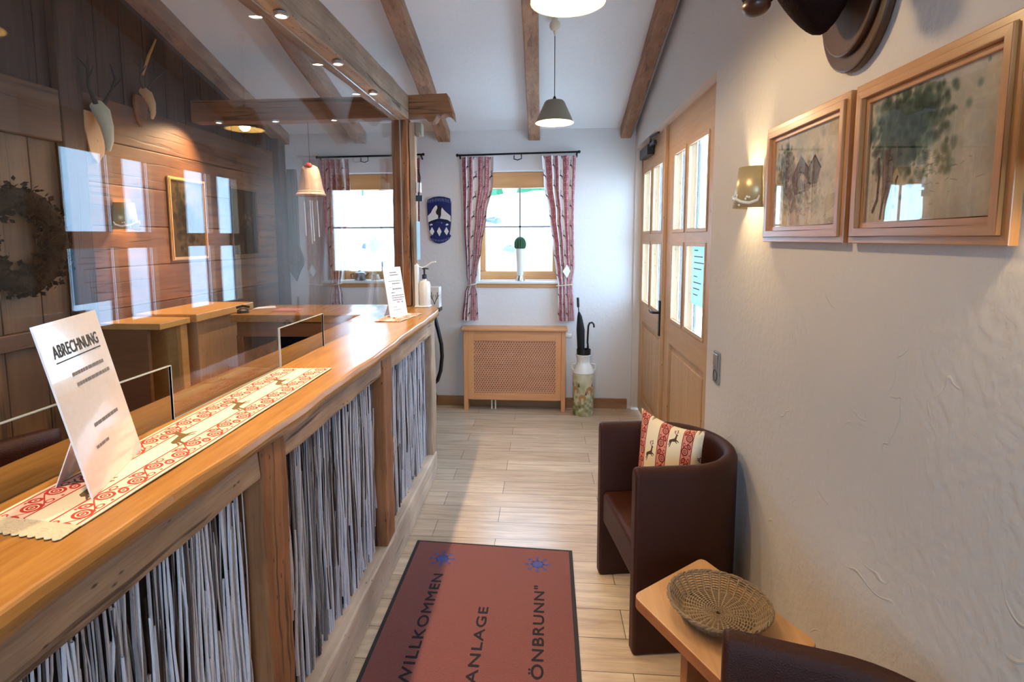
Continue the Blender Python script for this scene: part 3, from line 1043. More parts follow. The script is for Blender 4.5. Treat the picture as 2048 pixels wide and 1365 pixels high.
curtain('curtain', 'left stag patterned curtain of the free window beside the blue crest',
        [(2.35, -.755), (1.8, -.745), (1.25, -.715), (1.17, -.700), (1.1, -.735), (.83, -.765)],
        [(2.35, -.455), (2.1, -.46), (1.8, -.52), (1.5, -.57), (1.3, -.61), (1.17, -.635), (1.08, -.615), (.83, -.605)], 4.5, .60, 0.4)
rc = curtain('curtain', 'right stag patterned curtain of the free window nearest the door',
             [(2.35, .30), (1.8, .285), (1.35, .29), (1.17, .27), (1.0, .285), (.83, .295)],
             [(2.35, -.02), (2.1, .0), (1.8, .05), (1.5, .09), (1.3, .115), (1.17, .135), (1.08, .135), (.83, .135)], 4.5, .60, 1.9)
MB().add([(.215, YB - .078, 1.36), (.245, YB - .08, 1.30), (.215, YB - .082, 1.235), (.175, YB - .08, 1.295)], [(0, 1, 2, 3)]).build('tag', 'white', parent=rc, solid=.002)
curtain('curtain', 'stag patterned curtain behind the screen left of the far window',
        [(2.35, -2.07), (1.8, -2.06), (1.3, -2.03), (1.17, -2.01), (1.05, -2.03), (.83, -2.03)],
        [(2.35, -1.80), (2.1, -1.79), (1.8, -1.83), (1.5, -1.88), (1.3, -1.90), (1.17, -1.92), (1.08, -1.90), (.83, -1.88)], 4.2, .55, 2.8)
curtain('curtain', 'narrow strip of stag patterned curtain seen just right of the post',
        [(2.35, -1.13), (1.8, -1.14), (1.3, -1.16), (1.17, -1.17), (1.05, -1.16), (.83, -1.15)],
        [(2.35, -1.38), (2.1, -1.37), (1.8, -1.33), (1.5, -1.30), (1.3, -1.28), (1.17, -1.27), (1.08, -1.28), (.83, -1.29)], 4.0, .45, 5.0)


def rod(label, x0, x1, xr):
    r = thing('curtain_rod', label, 'curtain rod', ((x0 + x1) / 2, YB - .055, 2.355))
    m = MB().tube([(x0, YB - .055, 2.352), (x1, YB - .055, 2.366)], .0085, 8)
    for x in (x0 + .02, x1 - .02):
        m.tube([(x, YB - .055, 2.355), (x, YB - .02, 2.345), (x, YB, 2.33)], .008, 6)
        m.ball((x - .02 * (1 if x < xr else -1), YB - .055, 2.353 if x < xr else 2.366), .014, seg=8, ring=6)
    m.build('bar', 'blackm', parent=r, smooth=True)
    m = MB().tube([(xr - .032, YB - .055, 2.345), (xr - .034, YB - .055, 2.312), (xr, YB - .055, 2.302), (xr + .034, YB - .055, 2.315), (xr + .032, YB - .055, 2.35)], .005, 6)
    m.build('scroll_ring', 'blackm', parent=r, smooth=True)


rod('black iron curtain rod above the free window left of the door', -.785, .315, -.235)
rod('black iron curtain rod above the far window, passing behind the post', -2.10, -1.10, -1.65)

# ================================================================== DOOR
XD = 0.88
door = bpy.data.objects.new('door_1', None); COL.objects.link(door); door.location = (XD, 4.0, 0); door['kind'] = 'structure'
ft = MB()
ft.box((XD - .01, 2.62, 0), (XD + .07, 2.80, 2.44), 0)
ft.box((XD - .01, 5.09, 0), (XD + .07, 5.16, 2.44), 0)
ft.box((XD - .01, 2.80, 2.385), (XD + .07, 5.09, 2.44), 1)
ft.build('door_frame', ['pine', 'pineY'], parent=door, bevel=.004)


def leaf(ya, yb, panes, z0, z1, z2, z3, py):
    """stiles and rails around two columns of two panes and one lower panel"""
    r = MB()
    x0, x1 = XD, XD + .05
    ys = [ya] + [q for p in panes for q in p] + [yb]
    for k in range(0, 6, 2):
        r.box((x0, ys[k], z0), (x1, ys[k + 1], z3), 0)
    for p in panes:
        r.box((x0, p[0], z3 - .0), (x1, p[1], z3 - .0001), 1)
        r.box((x0, p[0], z1 - .03), (x1, p[1], z2 + .03), 1)
    r.box((x0, ya, z3), (x1, yb, 2.385), 1)
    r.box((x0, ya, .90), (x1, yb, z0), 1)
    r.box((x0, ya, .02), (x1, py[0], .90), 0); r.box((x0, py[1], .02), (x1, yb, .90), 0)
    r.box((x0, py[0], .02), (x1, py[1], .16), 1); r.box((x0, py[0], .86), (x1, py[1], .90), 1)
    lf = r.build('door_leaf', ['pine', 'pineY'], parent=door, bevel=.003)
    q = MB()
    q.box((x0 + .02, py[0], .16), (x0 + .03, py[1], .86))
    q.box((x0 + .008, py[0] + .05, .21), (x0 + .022, py[1] - .05, .81))
    q.build('door_panel', 'pine', parent=lf, bevel=.006)
    mo = MB(); gl = MB()
    for p in panes:
        for (za, zb) in ((z0, z1 - .03), (z2 + .03, z3)):
            gl.box((x0 + .026, p[0], za), (x0 + .031, p[1], zb))
            t = .022
            mo.box((x0 - .006, p[0], zb - t), (x0 + .012, p[1], zb)); mo.box((x0 - .006, p[0], za), (x0 + .012, p[1], za + t))
            mo.box((x0 - .006, p[0], za + t), (x0 + .012, p[0] + t, zb - t)); mo.box((x0 - .006, p[1] - t, za + t), (x0 + .012, p[1], zb - t))
    mo.build('moulding', 'pineY', parent=lf, bevel=.004)
    gl.build('pane', 'glass', parent=lf)
    return lf


leaf(2.80, 4.058, [(3.07, 3.50), (3.55, 3.87)], 1.02, 1.60, 1.60, 2.175, (3.05, 3.90))
lf = leaf(4.066, 5.09, [(4.20, 4.58), (4.64, 4.99)], 1.02, 1.60, 1.60, 2.175, (4.22, 4.95))
m = MB().box((XD - .025, 4.055, 0.02), (XD, 4.10, 2.38)); m.build('cover_strip', 'pine', parent=door, bevel=.004)
m = MB().box((XD - .036, 4.062, .88), (XD - .025, 4.095, 1.14)); m.tube([(XD - .03, 4.078, 1.05), (XD - .075, 4.085, 1.05), (XD - .08, 4.15, 1.045), (XD - .075, 4.22, 1.05)], .009, 8)
m.build('door_handle', 'blackm', parent=door, smooth=True)
m = MB().box((XD - .06, 4.55, 2.26), (XD - .006, 4.90, 2.34)); m.box((XD - .045, 4.38, 2.315), (XD - .02, 4.58, 2.345)); m.tube([(XD - .03, 4.6, 2.35), (XD - .06, 4.42, 2.37), (XD - .02, 4.3, 2.385)], .01, 6)
m.build('door_closer', 'black', parent=door, bevel=.006)
m = MB().box((XD + .02, 3.13, 1.20), (XD + .023, 3.42, 1.56))
tag(m.build('posted_notice', 'paperblue'), 'pale blue notice with lines of print taped inside the nearest door pane', 'notice')
nt_ = bpy.data.objects['posted_notice']
m = MB()
for k, (a, b) in enumerate(((3.30, 3.38), (3.20, 3.38), (3.18, 3.38), (3.22, 3.38), (3.30, 3.38), (3.22, 3.38), (3.25, 3.38), (3.28, 3.38))):
    zz = 1.52 - k * .036 - (0.01 if k > 3 else 0)
    m.box((XD + .0190, a, zz), (XD + .0198, b, zz + .007))
m.build('print', 'inkgrey', parent=nt_)
# outer reveal + outer bars behind the panes
m = MB()
for y in (3.50, 3.87, 4.58, 4.99):
    m.box((.934, y - .034, 1.0), (.944, y - .004, 2.2))
struct(m.build('trim_5', 'greypaint'))

# ================================================================== COUNTER
RC = thing('reception_counter', 'rustic reception counter fronted with upright twigs between timber posts', 'counter', (-.75, 1.5, 0))
ZT = 1.122
studs = [(3.47, 3.60), (2.375, 2.515), (1.305, 1.440), (.22, .36), (-1.0, -.86)]
for i, (a, b) in enumerate(studs):
    rough_bar('Z', .165 if i else .0, 1.07, -.80, -.718 if i else -.722, a, b, .004, 12, 20 + i, 'front_post', 'oldZ' if i else 'paleZ', parent=RC)
bays = [(2.515, 3.47), (1.44, 2.375), (.36, 1.305), (-.86, .22)]
for i, (a, b) in enumerate(bays):
    rough_bar('Y', a, b, -.80, -.722, .985 if i else .975, 1.072, .004, 12, 40 + i, 'top_rail', 'oldY', parent=RC)
rough_bar('Y', -1.2, 3.55, -.82, -.712, 0, .172, .003, 30, 50, 'plinth', 'paleY', parent=RC)
m = MB(); m.box((-1.12, -1.2, .0), (-.82, 3.60, 1.068)); m.box((-.82, -1.2, .172), (-.80, 3.6, 1.068)); m.build('carcass', 'twigback', parent=RC)
for i, (a, b) in enumerate(bays):
    rr = random.Random(70 + i)
    m = MB()
    n = int((b - a) * 300)
    for k in range(n):
        y = a + .004 + (b - a - .008) * (k + rr.uniform(-.4, .4)) / n
        y = min(max(y, a + .006), b - .006)
        full = rr.random() < .55
        L = rr.uniform(.8, .86) if full else rr.uniform(.3, .7)
        z0 = .170 if full else .17 + rr.uniform(0, .82 - L)
        z1 = min(.99, z0 + L)
        x = -.772 + rr.uniform(-.018, .012)
        r0 = rr.uniform(.0022, .0055)
        tilt = rr.gauss(0, .02)
        pts, rad = [], []
        ns = 7
        wv = rr.uniform(.001, .005); ph = rr.uniform(0, 6)
        for q in range(ns + 1):
            t = q / ns
            yy = y + tilt * (t - .5) + wv * math.sin(ph + t * rr.uniform(4, 7))
            pts.append((x + .003 * math.sin(ph + 5 * t), min(max(yy, a + .004), b - .004), z0 + (z1 - z0) * t))
            rad.append(r0 * (1.1 - .55 * t) * rr.uniform(.85, 1.15))
        mi = 0 if rr.random() < .6 else (1 if rr.random() < .6 else 2)
        m.tube(pts, rad, 5, mi, caps=False)
    m.build('twig_panel', ['twigA', 'twigB', 'twigC'], parent=RC, smooth=True)
# return towards the timber wall
m = MB()
m.box((-1.97, 3.36, .98), (-1.12, 3.40, 1.068), 0); m.box((-1.97, 3.36, 0), (-1.93, 3.84, .98), 0)
m.build('return_panel', 'redw', parent=RC, bevel=.004)
m = MB(); m.box((-1.93, 3.80, 0), (-1.12, 3.84, 1.068)); m.box((-1.93, 3.44, .5), (-1.12, 3.80, .53)); m.build('return_back', 'twigback', parent=RC)
for x, z1_, w_ in ((-1.80, .86, .10), (-1.66, .90, .06), (-1.5, .82, .12), (-1.36, .88, .07), (-1.24, .84, .08)):
    m = MB(); m.box((x - w_ / 2, 3.55, .531), (x + w_ / 2, 3.68, z1_))
    tag(m.build('folder', 'darkg', bevel=.01), 'dark folder standing on the shelf under the return counter', 'folder', 'folders under the return counter')

# worktop: one L-shaped slab with a natural front edge
m = MB()
rr = random.Random(5)
front = []
n = 70
ph = [rr.uniform(0, 6) for _ in range(4)]
for k in range(n + 1):
    y = -1.3 + (3.62 + 1.3) * k / n
    x = -.692 + .006 * math.sin(2.1 * y + ph[0]) + .004 * math.sin(7 * y + ph[1]) + .0025 * math.sin(19 * y + ph[2])
    front.append((x, y))
poly = front + [(-.715, 3.70), (-.76, 3.80), (-.83, 3.90), (-.90, 3.93), (-2.0, 3.86), (-2.0, 3.34), (-1.15, 3.36)]
back = [(-1.15 + .004 * math.sin(3 * y), y) for y in np.linspace(3.3, -1.3, 24)]
poly = poly + back
npnt = len(poly)
top = [(x, y, ZT) for x, y in poly]
shr = []
low = []
for i, (x, y) in enumerate(poly):
    if i <= n: low.append((x - .010 + .006 * math.sin(13 * y + 1), y, 1.072))
    else: low.append((x, y, 1.072))
mid = [(x + (.006 if i <= n else 0), y, 1.098) for i, (x, y) in enumerate(poly)]
edge = [(x - (.004 if i <= n else 0), y, ZT) for i, (x, y) in enumerate(poly)]
m.add(edge + mid + low, [tuple(range(npnt))] + [tuple(range(2 * npnt, 3 * npnt))[::-1]] +
      [(i, (i + 1) % npnt, npnt + (i + 1) % npnt, npnt + i) for i in range(npnt)] +
      [(npnt + i, npnt + (i + 1) % npnt, 2 * npnt + (i + 1) % npnt, 2 * npnt + i) for i in range(npnt)])
tag(m.build('countertop', 'top', bevel=.006), 'honey coloured glossy wooden countertop with a wavy natural front edge', 'countertop')


# glass screen standing on the counter
GX = -.982
gy0, gy1 = -1.2, 3.795
zg1 = 2.402
pl = [(gy0, ZT + .001), (.50, ZT + .001), (.50, 1.268), (1.35, 1.268), (1.35, ZT + .001), (1.955, ZT + .001), (1.955, 1.268), (2.36, 1.268), (2.36, ZT + .001), (gy1, ZT + .001), (gy1, zg1), (gy0, zg1)]
G = thing('glass_screen', 'clear glass screen with two pass-through notches standing along the counter', 'screen', (GX, 2.0, ZT))
m = MB(); m.prism(pl, GX - .003, GX + .003, 'X', mi=1, capmi=0)
m.build('pane', ['screen', 'gedge'], parent=G)
t = .0016
for (a, b) in ((.50, 1.35), (1.955, 2.36)):
    m = MB(); e_ = .0005
    m.prism([(a - t, ZT + .001), (a, ZT + .001), (a, 1.268), (b, 1.268), (b, ZT + .001), (b + t, ZT + .001), (b + t, 1.268 + t * 1.4), (a - t, 1.268 + t * 1.4)], GX - .0038, GX + .0038, 'X')
    m.build('notch_edge', 'gedge', parent=G)

# spotlights under the beams


def spotlamp(loc, label, aim, power, group):
    s = thing('spotlight', label, 'spotlight', loc, 0, group)
    x, y, z = loc
    MB().lathe([(.001, 0), (.026, 0), (.026, -.010), (.021, -.014), (.018, -.010), (.018, -.004)], loc, 16).build('housing', 'silver', parent=s, smooth=True)
    MB().lathe([(.0001, -.009), (.018, -.009)], loc, 16).build('lens', 'spotlens', parent=s)
    spot_light('spotlight_beam', (x, y, z - .02), aim, power, WARM, 105, 0.9, .018, parent=s)


gb = 'spotlights under the long beam over the counter'
for y, lb in ((3.05, 'small lit spotlight under the long beam, nearest the post'), (2.53, 'small lit spotlight under the long beam, second from the post'),
              (1.985, 'small lit spotlight under the long beam, third from the post'),
              (1.35, 'small lit spotlight under the long beam, over the cloth runner'), (.7, 'small lit spotlight under the long beam, over the settlement sign'), (-.3, 'small lit spotlight under the long beam, behind the viewer')):
    spotlamp((-.935, y, 2.402), lb, (-.85, y, 1.0), P_SPOT, gb)
gc = 'spotlights under the cross beam'
for x, lb in ((-1.44, 'small lit spotlight under the cross beam, nearest the post'), (-1.86, 'small lit spotlight under the cross beam, middle of its three'),
              (-2.27, 'small lit spotlight under the cross beam, nearest the dark timber wall')):
    spotlamp((x, 3.790, 2.424), lb, (x - .5, 3.2, 1.2), P_SPOT * .8, gc)


# ================================================================== RUNNERS + SIGNS
def runner(name, label, A, B, C, D, lace=True):
    """A near-left, B near-right, C far-right, D far-left at z"""
    A, B, C, D = [Vector((p[0], p[1], ZT + .0015)) for p in (A, B, C, D)]
    L = ((C - B).length + (D - A).length) / 2
    r = thing(name, label, 'table runner', (A + B + C + D) / 4)
    off = Vector((0, 0, .0022))

    def fn(u, v):
        p = (A * (1 - u) + B * u) * (1 - v) + (D * (1 - u) + C * u) * v
        return p + off + Vector((0, 0, .0008 * math.sin(17 * v + 5 * u)))
    m = MB().grid(fn, 8, 60, 0, lambda u, v: (u, v * L / .26))
    m.build('cloth', 'runner', parent=r, solid=.002, fixn=False)
    if lace:
        for v0, sg in ((0, -1), (1, 1)):
            m = MB()
            k = 11
            pts_in, pts_out = [], []
            for i in range(k * 4 + 1):
                u = i / (k * 4)
                base = (A * (1 - u) + B * u) if v0 == 0 else (D * (1 - u) + C * u)
                d = (A - D).normalized() * (-sg if v0 else 1)
                if v0: d = (D - A).normalized()
                w_ = (.040 if v0 == 0 else .012) + .006 * abs(math.sin(PI * k * u))
                pts_in.append(base + off * .9); pts_out.append(base + d * w_ + off * .5)
            nn = len(pts_in)
            m.add(pts_in + pts_out, [(i, i + 1, nn + i + 1, nn + i) for i in range(nn - 1)])
            m.build('lace_edge', 'lace', parent=r, solid=.0012)
    return r


runner('table_runner', 'long cream runner with red borders and stags under the settlement sign', (-.945, .835), (-.768, .815), (-.777, 1.925), (-.968, 1.905))
runner('table_runner', 'short cream runner under the far standing sheet near the post', (-.975, 3.075), (-.823, 3.08), (-.768, 3.42), (-.945, 3.44), lace=False)


def sign(name, label, B, C, off, lines, heading, mat, curl=0.0):
    B, C, off = Vector(B), Vector(C), Vector(off)
    r = thing(name, label, 'sign', (B + C) / 2)
    r.location.z = ZT
    u = (C - B); W = u.length; u.normalize()
    v = off.normalized(); H = off.length
    nrm = u.cross(v).normalized()
    th = .0018
    m = MB()
    A0 = [B, C, C + off, B + off]
    m.add([p + nrm * th for p in A0] + [p - nrm * th for p in A0], [(0, 1, 2, 3), (7, 6, 5, 4), (0, 4, 5, 1), (1, 5, 6, 2), (2, 6, 7, 3), (3, 7, 4, 0)])
    sheet = m.build('sheet', mat, parent=r)
    # rear strut
    q = MB()
    bk = -nrm * .09; bk.z = 0
    mid = (B + C) / 2
    f0, f1 = mid - u * W * .22 - nrm * .003, mid + u * W * .22 - nrm * .003
    f0 = f0 + off * .45; f1 = f1 + off * .45
    g0, g1 = Vector((mid.x, mid.y, ZT + .004)) + bk - u * W * .22, Vector((mid.x, mid.y, ZT + .004)) + bk + u * W * .22
    q.add([f0, f1, g1, g0], [(0, 1, 2, 3)])
    q.build('strut', mat, parent=r, solid=.002)
    mt = Matrix(((u.x, v.x, nrm.x, 0), (u.y, v.y, nrm.y, 0), (u.z, v.z, nrm.z, 0), (0, 0, 0, 1)))
    if heading:
        txt, hx, hy, hs = heading
        o = B + u * hx * W + v * hy * H + nrm * (th + .0006)
        t = text_mesh(txt, hs, 'heading', 'ink', r, Matrix.Translation(o) @ mt, multi=.0006, sx=.80); t.parent = sheet
        m = MB()
        a = B + u * hx * W + v * (hy * H - .010) + nrm * (th + .0005)
        bb = a + u * .74 * W
        m.add([a, bb, bb + v * .0026, a + v * .0026], [(0, 1, 2, 3)])
        m.build('underline', 'ink', parent=sheet, fixn=False)
    m = MB()
    rr = random.Random(len(lines))
    for (a, b, h, th_) in lines:
        x = a * W
        while x < b * W:
            ln = rr.uniform(.006, .016)
            e = min(x + ln, b * W)
            p0 = B + u * x + v * h * H + nrm * (th + .0006)
            p1 = B + u * e + v * h * H + nrm * (th + .0006)
            m.add([p0, p1, p1 + v * th_, p0 + v * th_], [(0, 1, 2, 3)])
            x = e + .0025
    if lines: m.build('print', 'inkgrey', parent=sheet, fixn=False)
    return r


zs = ZT + .0045
sign('counter_sign', 'tall laminated sheet headed ABRECHNUNG leaning back on the near runner', (-.825, .904, zs), (-.909, 1.138, zs), (-.066, -.024, .322),
     [(.30, .84, .665, .007), (.32, .90, .60, .007), (.36, .80, .335, .007), (.28, .50, .215, .006)],
     ('ABRECHNUNG', .14, .795, .034), 'paperlam')
sign('counter_sign', 'slim printed price sheet standing on the short runner beside the post', (-.918, 3.22, zs), (-.848, 3.36, zs), (-.044, .01, .300),
     [(.32, .72, .88, .006), (.32, .80, .83, .006), (.2, .9, .71, .004), (.38, .82, .655, .006), (.22, .28, .59, .004), (.36, .88, .545, .007),
      (.26, .45, .475, .006), (.26, .95, .415, .005), (.26, .95, .37, .005), (.26, .85, .325, .005), (.5, .66, .275, .006), (.75, .86, .275, .006), (.24, .45, .19, .003), (.24, .66, .13, .003)],
     None, 'paper')

# hand sanitizer dispenser
hs = thing('sanitizer_dispenser', 'white pump bottle in a white holder with long curved lever beside the post', 'dispenser', (-.85, 3.78, ZT))
m = MB()
m.box((-.894, 3.755, ZT), (-.868, 3.795, 1.42)); m.box((-.894, 3.74, ZT), (-.79, 3.84, ZT + .012))
m.build('holder', 'white', parent=hs, bevel=.005)
m = MB(); m.lathe([(.0, 0), (.037, 0), (.041, .006), (.041, .140), (.034, .166), (.014, .175), (.013, .185), (0, .185)], (-.830, 3.79, ZT + .012), 20)
btl = m.build('bottle', 'whiteg', parent=hs, smooth=True)
m = MB(); m.lathe([(0, 0), (.017, 0), (.017, .028), (.007, .034), (.007, .075), (0, .075)], (-.830, 3.79, ZT + .197), 14); m.tube([(-.845, 3.79, ZT + .27), (-.80, 3.79, ZT + .268)], .006, 6)
m.build('pump', 'black', parent=btl, smooth=True)
m = MB(); m.tube([(-.885, 3.79, 1.425), (-.870, 3.788, 1.405), (-.840, 3.786, 1.398), (-.810, 3.78, 1.408), (-.78, 3.775, 1.432), (-.745, 3.77, 1.44)], .007, 8, flat=.7); m.build('lever', 'white', parent=hs, smooth=True)

# things on the return counter
m = MB(); m.box((-1.79, 3.47, ZT), (-1.62, 3.60, ZT + .006)); m.box((-1.785, 3.475, ZT + .006), (-1.625, 3.595, ZT + .010))
tag(m.build('booklet', 'booklet', bevel=.001), 'reddish booklet lying flat on the return counter', 'booklet')
m = MB(); m.add([(-1.99, 3.60, ZT + .002), (-1.86, 3.68, ZT + .002), (-1.92, 3.78, ZT + .002), (-2.0, 3.70, ZT + .002)], [(0, 1, 2, 3)])
tag(m.build('paper_sheet', 'paper', solid=.002), 'loose white sheet at the left end of the return counter', 'paper')
ph_ = thing('telephone', 'small black telephone on the left end of the return counter', 'telephone', (-1.965, 3.40, ZT))
MB().lathe([(0, .03), (.02, .03), (.036, .018), (.038, 0), (0, 0)], (-1.955, 3.42, ZT), 18).build('base', 'black', parent=ph_, smooth=True)
MB().tube([(-1.99, 3.40, ZT + .036), (-1.955, 3.42, ZT + .046), (-1.92, 3.44, ZT + .036)], .009, 8).build('handset', 'black', parent=ph_, smooth=True)

# cabinets along the timber wall
cb = thing('wooden_cabinet', 'light wooden cabinet with a thick top against the timber wall', 'cabinet', (-2.30, 3.5, 0))
MB().box((XL + .016, 3.22, 0), (-2.14, 3.76, 1.10)).build('body', 'cab', parent=cb, bevel=.004)
MB().box((XL + .016, 3.14, 1.10), (-2.09, 3.80, 1.15)).build('top', 'cabY', parent=cb, bevel=.006)
ob = thing('open_shelf_unit', 'low open shelf unit with light edge left of the light cabinet', 'shelf', (-2.3, 2.95, 0))
m = MB(); m.box((-2.17, 3.06, 0), (-2.14, 3.12, 1.10)); m.box((XL + .016, 3.095, 0), (-2.17, 3.12, 1.10)); m.build('side_panel', 'cabY', parent=ob, bevel=.003)
MB().box((XL + .016, 2.86, 1.10), (-2.12, 3.125, 1.135)).build('top', 'cabY', parent=ob, bevel=.004)
m = MB(); m.box((XL + .016, 2.86, 0), (-2.2, 2.885, 1.10)); m.box((XL + .016, 2.885, .0), (XL + .03, 3.095, 1.10)); m.box((XL + .016, 2.885, .6), (-2.2, 3.095, .62)); m.build('back_panel', 'redw', parent=ob)

# office chair behind the counter
oc = thing('office_chair', 'black office chair with curved back behind the counter', 'chair', (-1.56, 1.30, 0), R(70))
m = MB()


def ocb(u, v):
    a = (u - .5) * 1.5
    return (.34 * math.sin(a), .30 - .34 * math.cos(a) - .02, .60 + .42 * v + .03 * math.cos(a * 2) * v)


m.grid(ocb, 20, 12); m.build('backrest', 'leather', parent=oc, local=True, solid=.05, smooth=True)
m = MB(); m.lathe([(0, .40), (.22, .40), (.25, .43), (.25, .47), (.22, .50), (0, .50)], (0, .1, 0), 24); m.build('seat', 'leather', parent=oc, local=True, smooth=True)
m = MB(); m.tube([(0, .1, .08), (0, .1, .40)], .025, 10)
m.tube([(0, .0, .42), (0, -.08, .45), (0, -.10, .62)], .018, 8)
for k in range(5):
    a = 2 * PI * k / 5
    m.tube([(0, .1, .09), (.27 * math.cos(a), .1 + .27 * math.sin(a), .05)], [.02, .014], 6)
m.build('base', 'black', parent=oc, local=True, smooth=True)
for k in range(5):
    a = 2 * PI * k / 5
    MB().ball((.27 * math.cos(a), .1 + .27 * math.sin(a), .027), .027, seg=10, ring=8).build('castor', 'black', parent=oc, local=True, smooth=True)

# ================================================================== PENDANTS


def pendant(label, x, y, z, rad):
    r = thing('pendant_lamp', label, 'lamp', (x, y, z))
    h = rad * 1.05
    # frustum with a short shoulder
    m = MB(); m.lathe([(rad, 0), (rad * .52, h), (rad * .44, h + .010), (rad * .10, h + .016)], (x, y, z), 40, 0)
    m.lathe([(rad, 0), (rad + .001, .004)], (x, y, z), 40, 0)
    shd = m.build('lamp_shade', ['clay'], parent=r, smooth=True)
    m = MB(); m.lathe([(rad - .003, .001), (rad * .52 - .004, h - .004), (rad * .1, h - .002)], (x, y, z), 40); m.lathe([(rad - .003, .001), (rad, 0)], (x, y, z), 40)
    m.build('shade_lining', 'shadein', parent=shd, smooth=True, fixn=False)
    m = MB(); m.ball((x, y, z + h * .42), .024, sc=(1, 1, 1.25)); m.build('bulb', 'bulb', parent=r, smooth=True)
    m = MB(); m.lathe([(.012, h * .55), (.016, h * .6), (.016, h), (.01, h + .03), (.004, h + .04)], (x, y, z), 12); m.build('socket', 'black', parent=r, smooth=True)
    zt_ = zc(y) - .045
    m = MB(); m.tube([(x, y, z + h + .03), (x, y, zt_ - .02)], .0028, 6); m.build('cord', 'black', parent=r)
    m = MB(); m.ball((x, y, zt_), .036, seg=20, ring=12); m.tube([(x, y, zt_ - .03), (x, y, zt_ - .065)], [.012, .004], 8); m.tube([(x, y, zt_), (x, y, zc(y) + .0)], .02, 8); m.build('ceiling_rose', 'cream', parent=r, smooth=True)
    point_light('pendant_light', (x, y, z + .02), P_PEND, (1.0, .74, .42), .03, parent=r)


pendant('taupe cone pendant lamp hanging in front of the free window', .068, 3.70, 2.345, .125)
pendant('nearest cone pendant lamp, cut off by the top of the photo', .075, 1.86, 2.350, .120)

# ================================================================== SCONCES


def sconce(label, x, y, z, side):
    """side=+1: on the right wall, -1: on the left wall"""
    r = thing('wall_sconce', label, 'wall lamp', (x, y, z))
    a0, a1 = (PI / 2, 3 * PI / 2) if side > 0 else (-PI / 2, PI / 2)
    m = MB(); m.lathe([(.062, .078), (.080, -.078)], (x, y, z), 24, 0, 'Z', False, a0, a1); shd = m.build('lamp_shade', 'brass', parent=r, solid=.003, smooth=True, fixn=False)
    m = MB(); m.box((x - .004 * side, y - .03, z - .05), (x - .016 * side, y + .03, z + .05)); m.build('back_plate', 'brass', parent=r, bevel=.003)
    m = MB(); m.ball((x - .035 * side, y, z), .018, sc=(1, 1, 1.5)); m.tube([(x - .012 * side, y, z - .02), (x - .035 * side, y, z - .03)], .006, 6); m.build('bulb', 'bulb', parent=r, smooth=True)
    # white scroll on the shade
    m = MB()

    def on(a, h, e=.006):
        rad = .071 - .018 * (h / .156) + e
        return (x - side * rad * math.cos(a), y + rad * math.sin(a), z + h)
    pts = [on(-1.35, -.035, .03), on(-1.3, -.052, .022), on(-1.0, -.062, .012), on(-.6, -.056), on(-.25, -.045), on(.1, -.034), on(.4, -.032), on(.65, -.034)]
    m.tube(pts, [.003, .005, .006, .006, .006, .005, .004, .003], 8)
    m.tube([on(-.25, -.045), on(-.3, -.03), on(-.2, -.024)], .0035, 6)
    for a, h in ((-.95, -.04), (-.85, -.038), (-.8, -.046), (-.22, -.028), (-.1, -.03), (.62, -.028), (.55, -.042), (.8, -.04), (-.5, -.068)):
        m.ball(on(a, h), .0045, seg=8, ring=6)
    m.build('scroll_ornament', 'whiteg', parent=shd, smooth=True)
    point_light('sconce_light', (x - .04 * side, y, z), P_SCONCE, (1.0, .74, .40), .02, parent=r)
    return r


sconce('small curved brass wall lamp with white scroll left of the house picture', XR - .001, 2.235, 1.79, 1)
sconce('small curved wall lamp at the right edge beyond the large tree picture', XR - .001, .86, 1.79, 1)
sconce('small curved wall lamp on the timber wall left of the dark picture', XL + .016, 3.10, 1.74, -1)
sconce('small curved wall lamp at the left edge beside the dark wreath', XL + .005, 2.22, 1.74, -1)


# ================================================================== PICTURES (right wall)
def noise_img(h, w, cell, rs):
    gh, gw = h // cell + 3, w // cell + 3
    g = rs.rand(gh, gw)
    yy, xx = np.mgrid[0:h, 0:w]
    fy, fx = yy / cell, xx / cell
    iy, ix = fy.astype(int), fx.astype(int)
    ty, tx = fy - iy, fx - ix
    ty = ty * ty * (3 - 2 * ty); tx = tx * tx * (3 - 2 * tx)
    return (g[iy, ix] * (1 - ty) * (1 - tx) + g[iy + 1, ix] * ty * (1 - tx) + g[iy, ix + 1] * (1 - ty) * tx + g[iy + 1, ix + 1] * ty * tx)


def wash(c, seed, amt=.08):
    rs = np.random.RandomState(seed)
    n = sum(noise_img(c.h, c.w, k, rs) * w_ for k, w_ in ((90, .5), (30, .3), (9, .2)))
    c.a[..., :3] = c.a[..., :3] ** 1.15
    c.a[..., :3] *= (1 - amt + 2 * amt * n)[..., None]


def splats(c, rr, cx, cy, sx, sy, n, size, cols, a=.35):
    for _ in range(n):
        x, y = rr.gauss(cx, sx), rr.gauss(cy, sy)
        c.disc(x, y, rr.uniform(.4, 1.2) * size, rr.choice(cols), a, soft=.7)


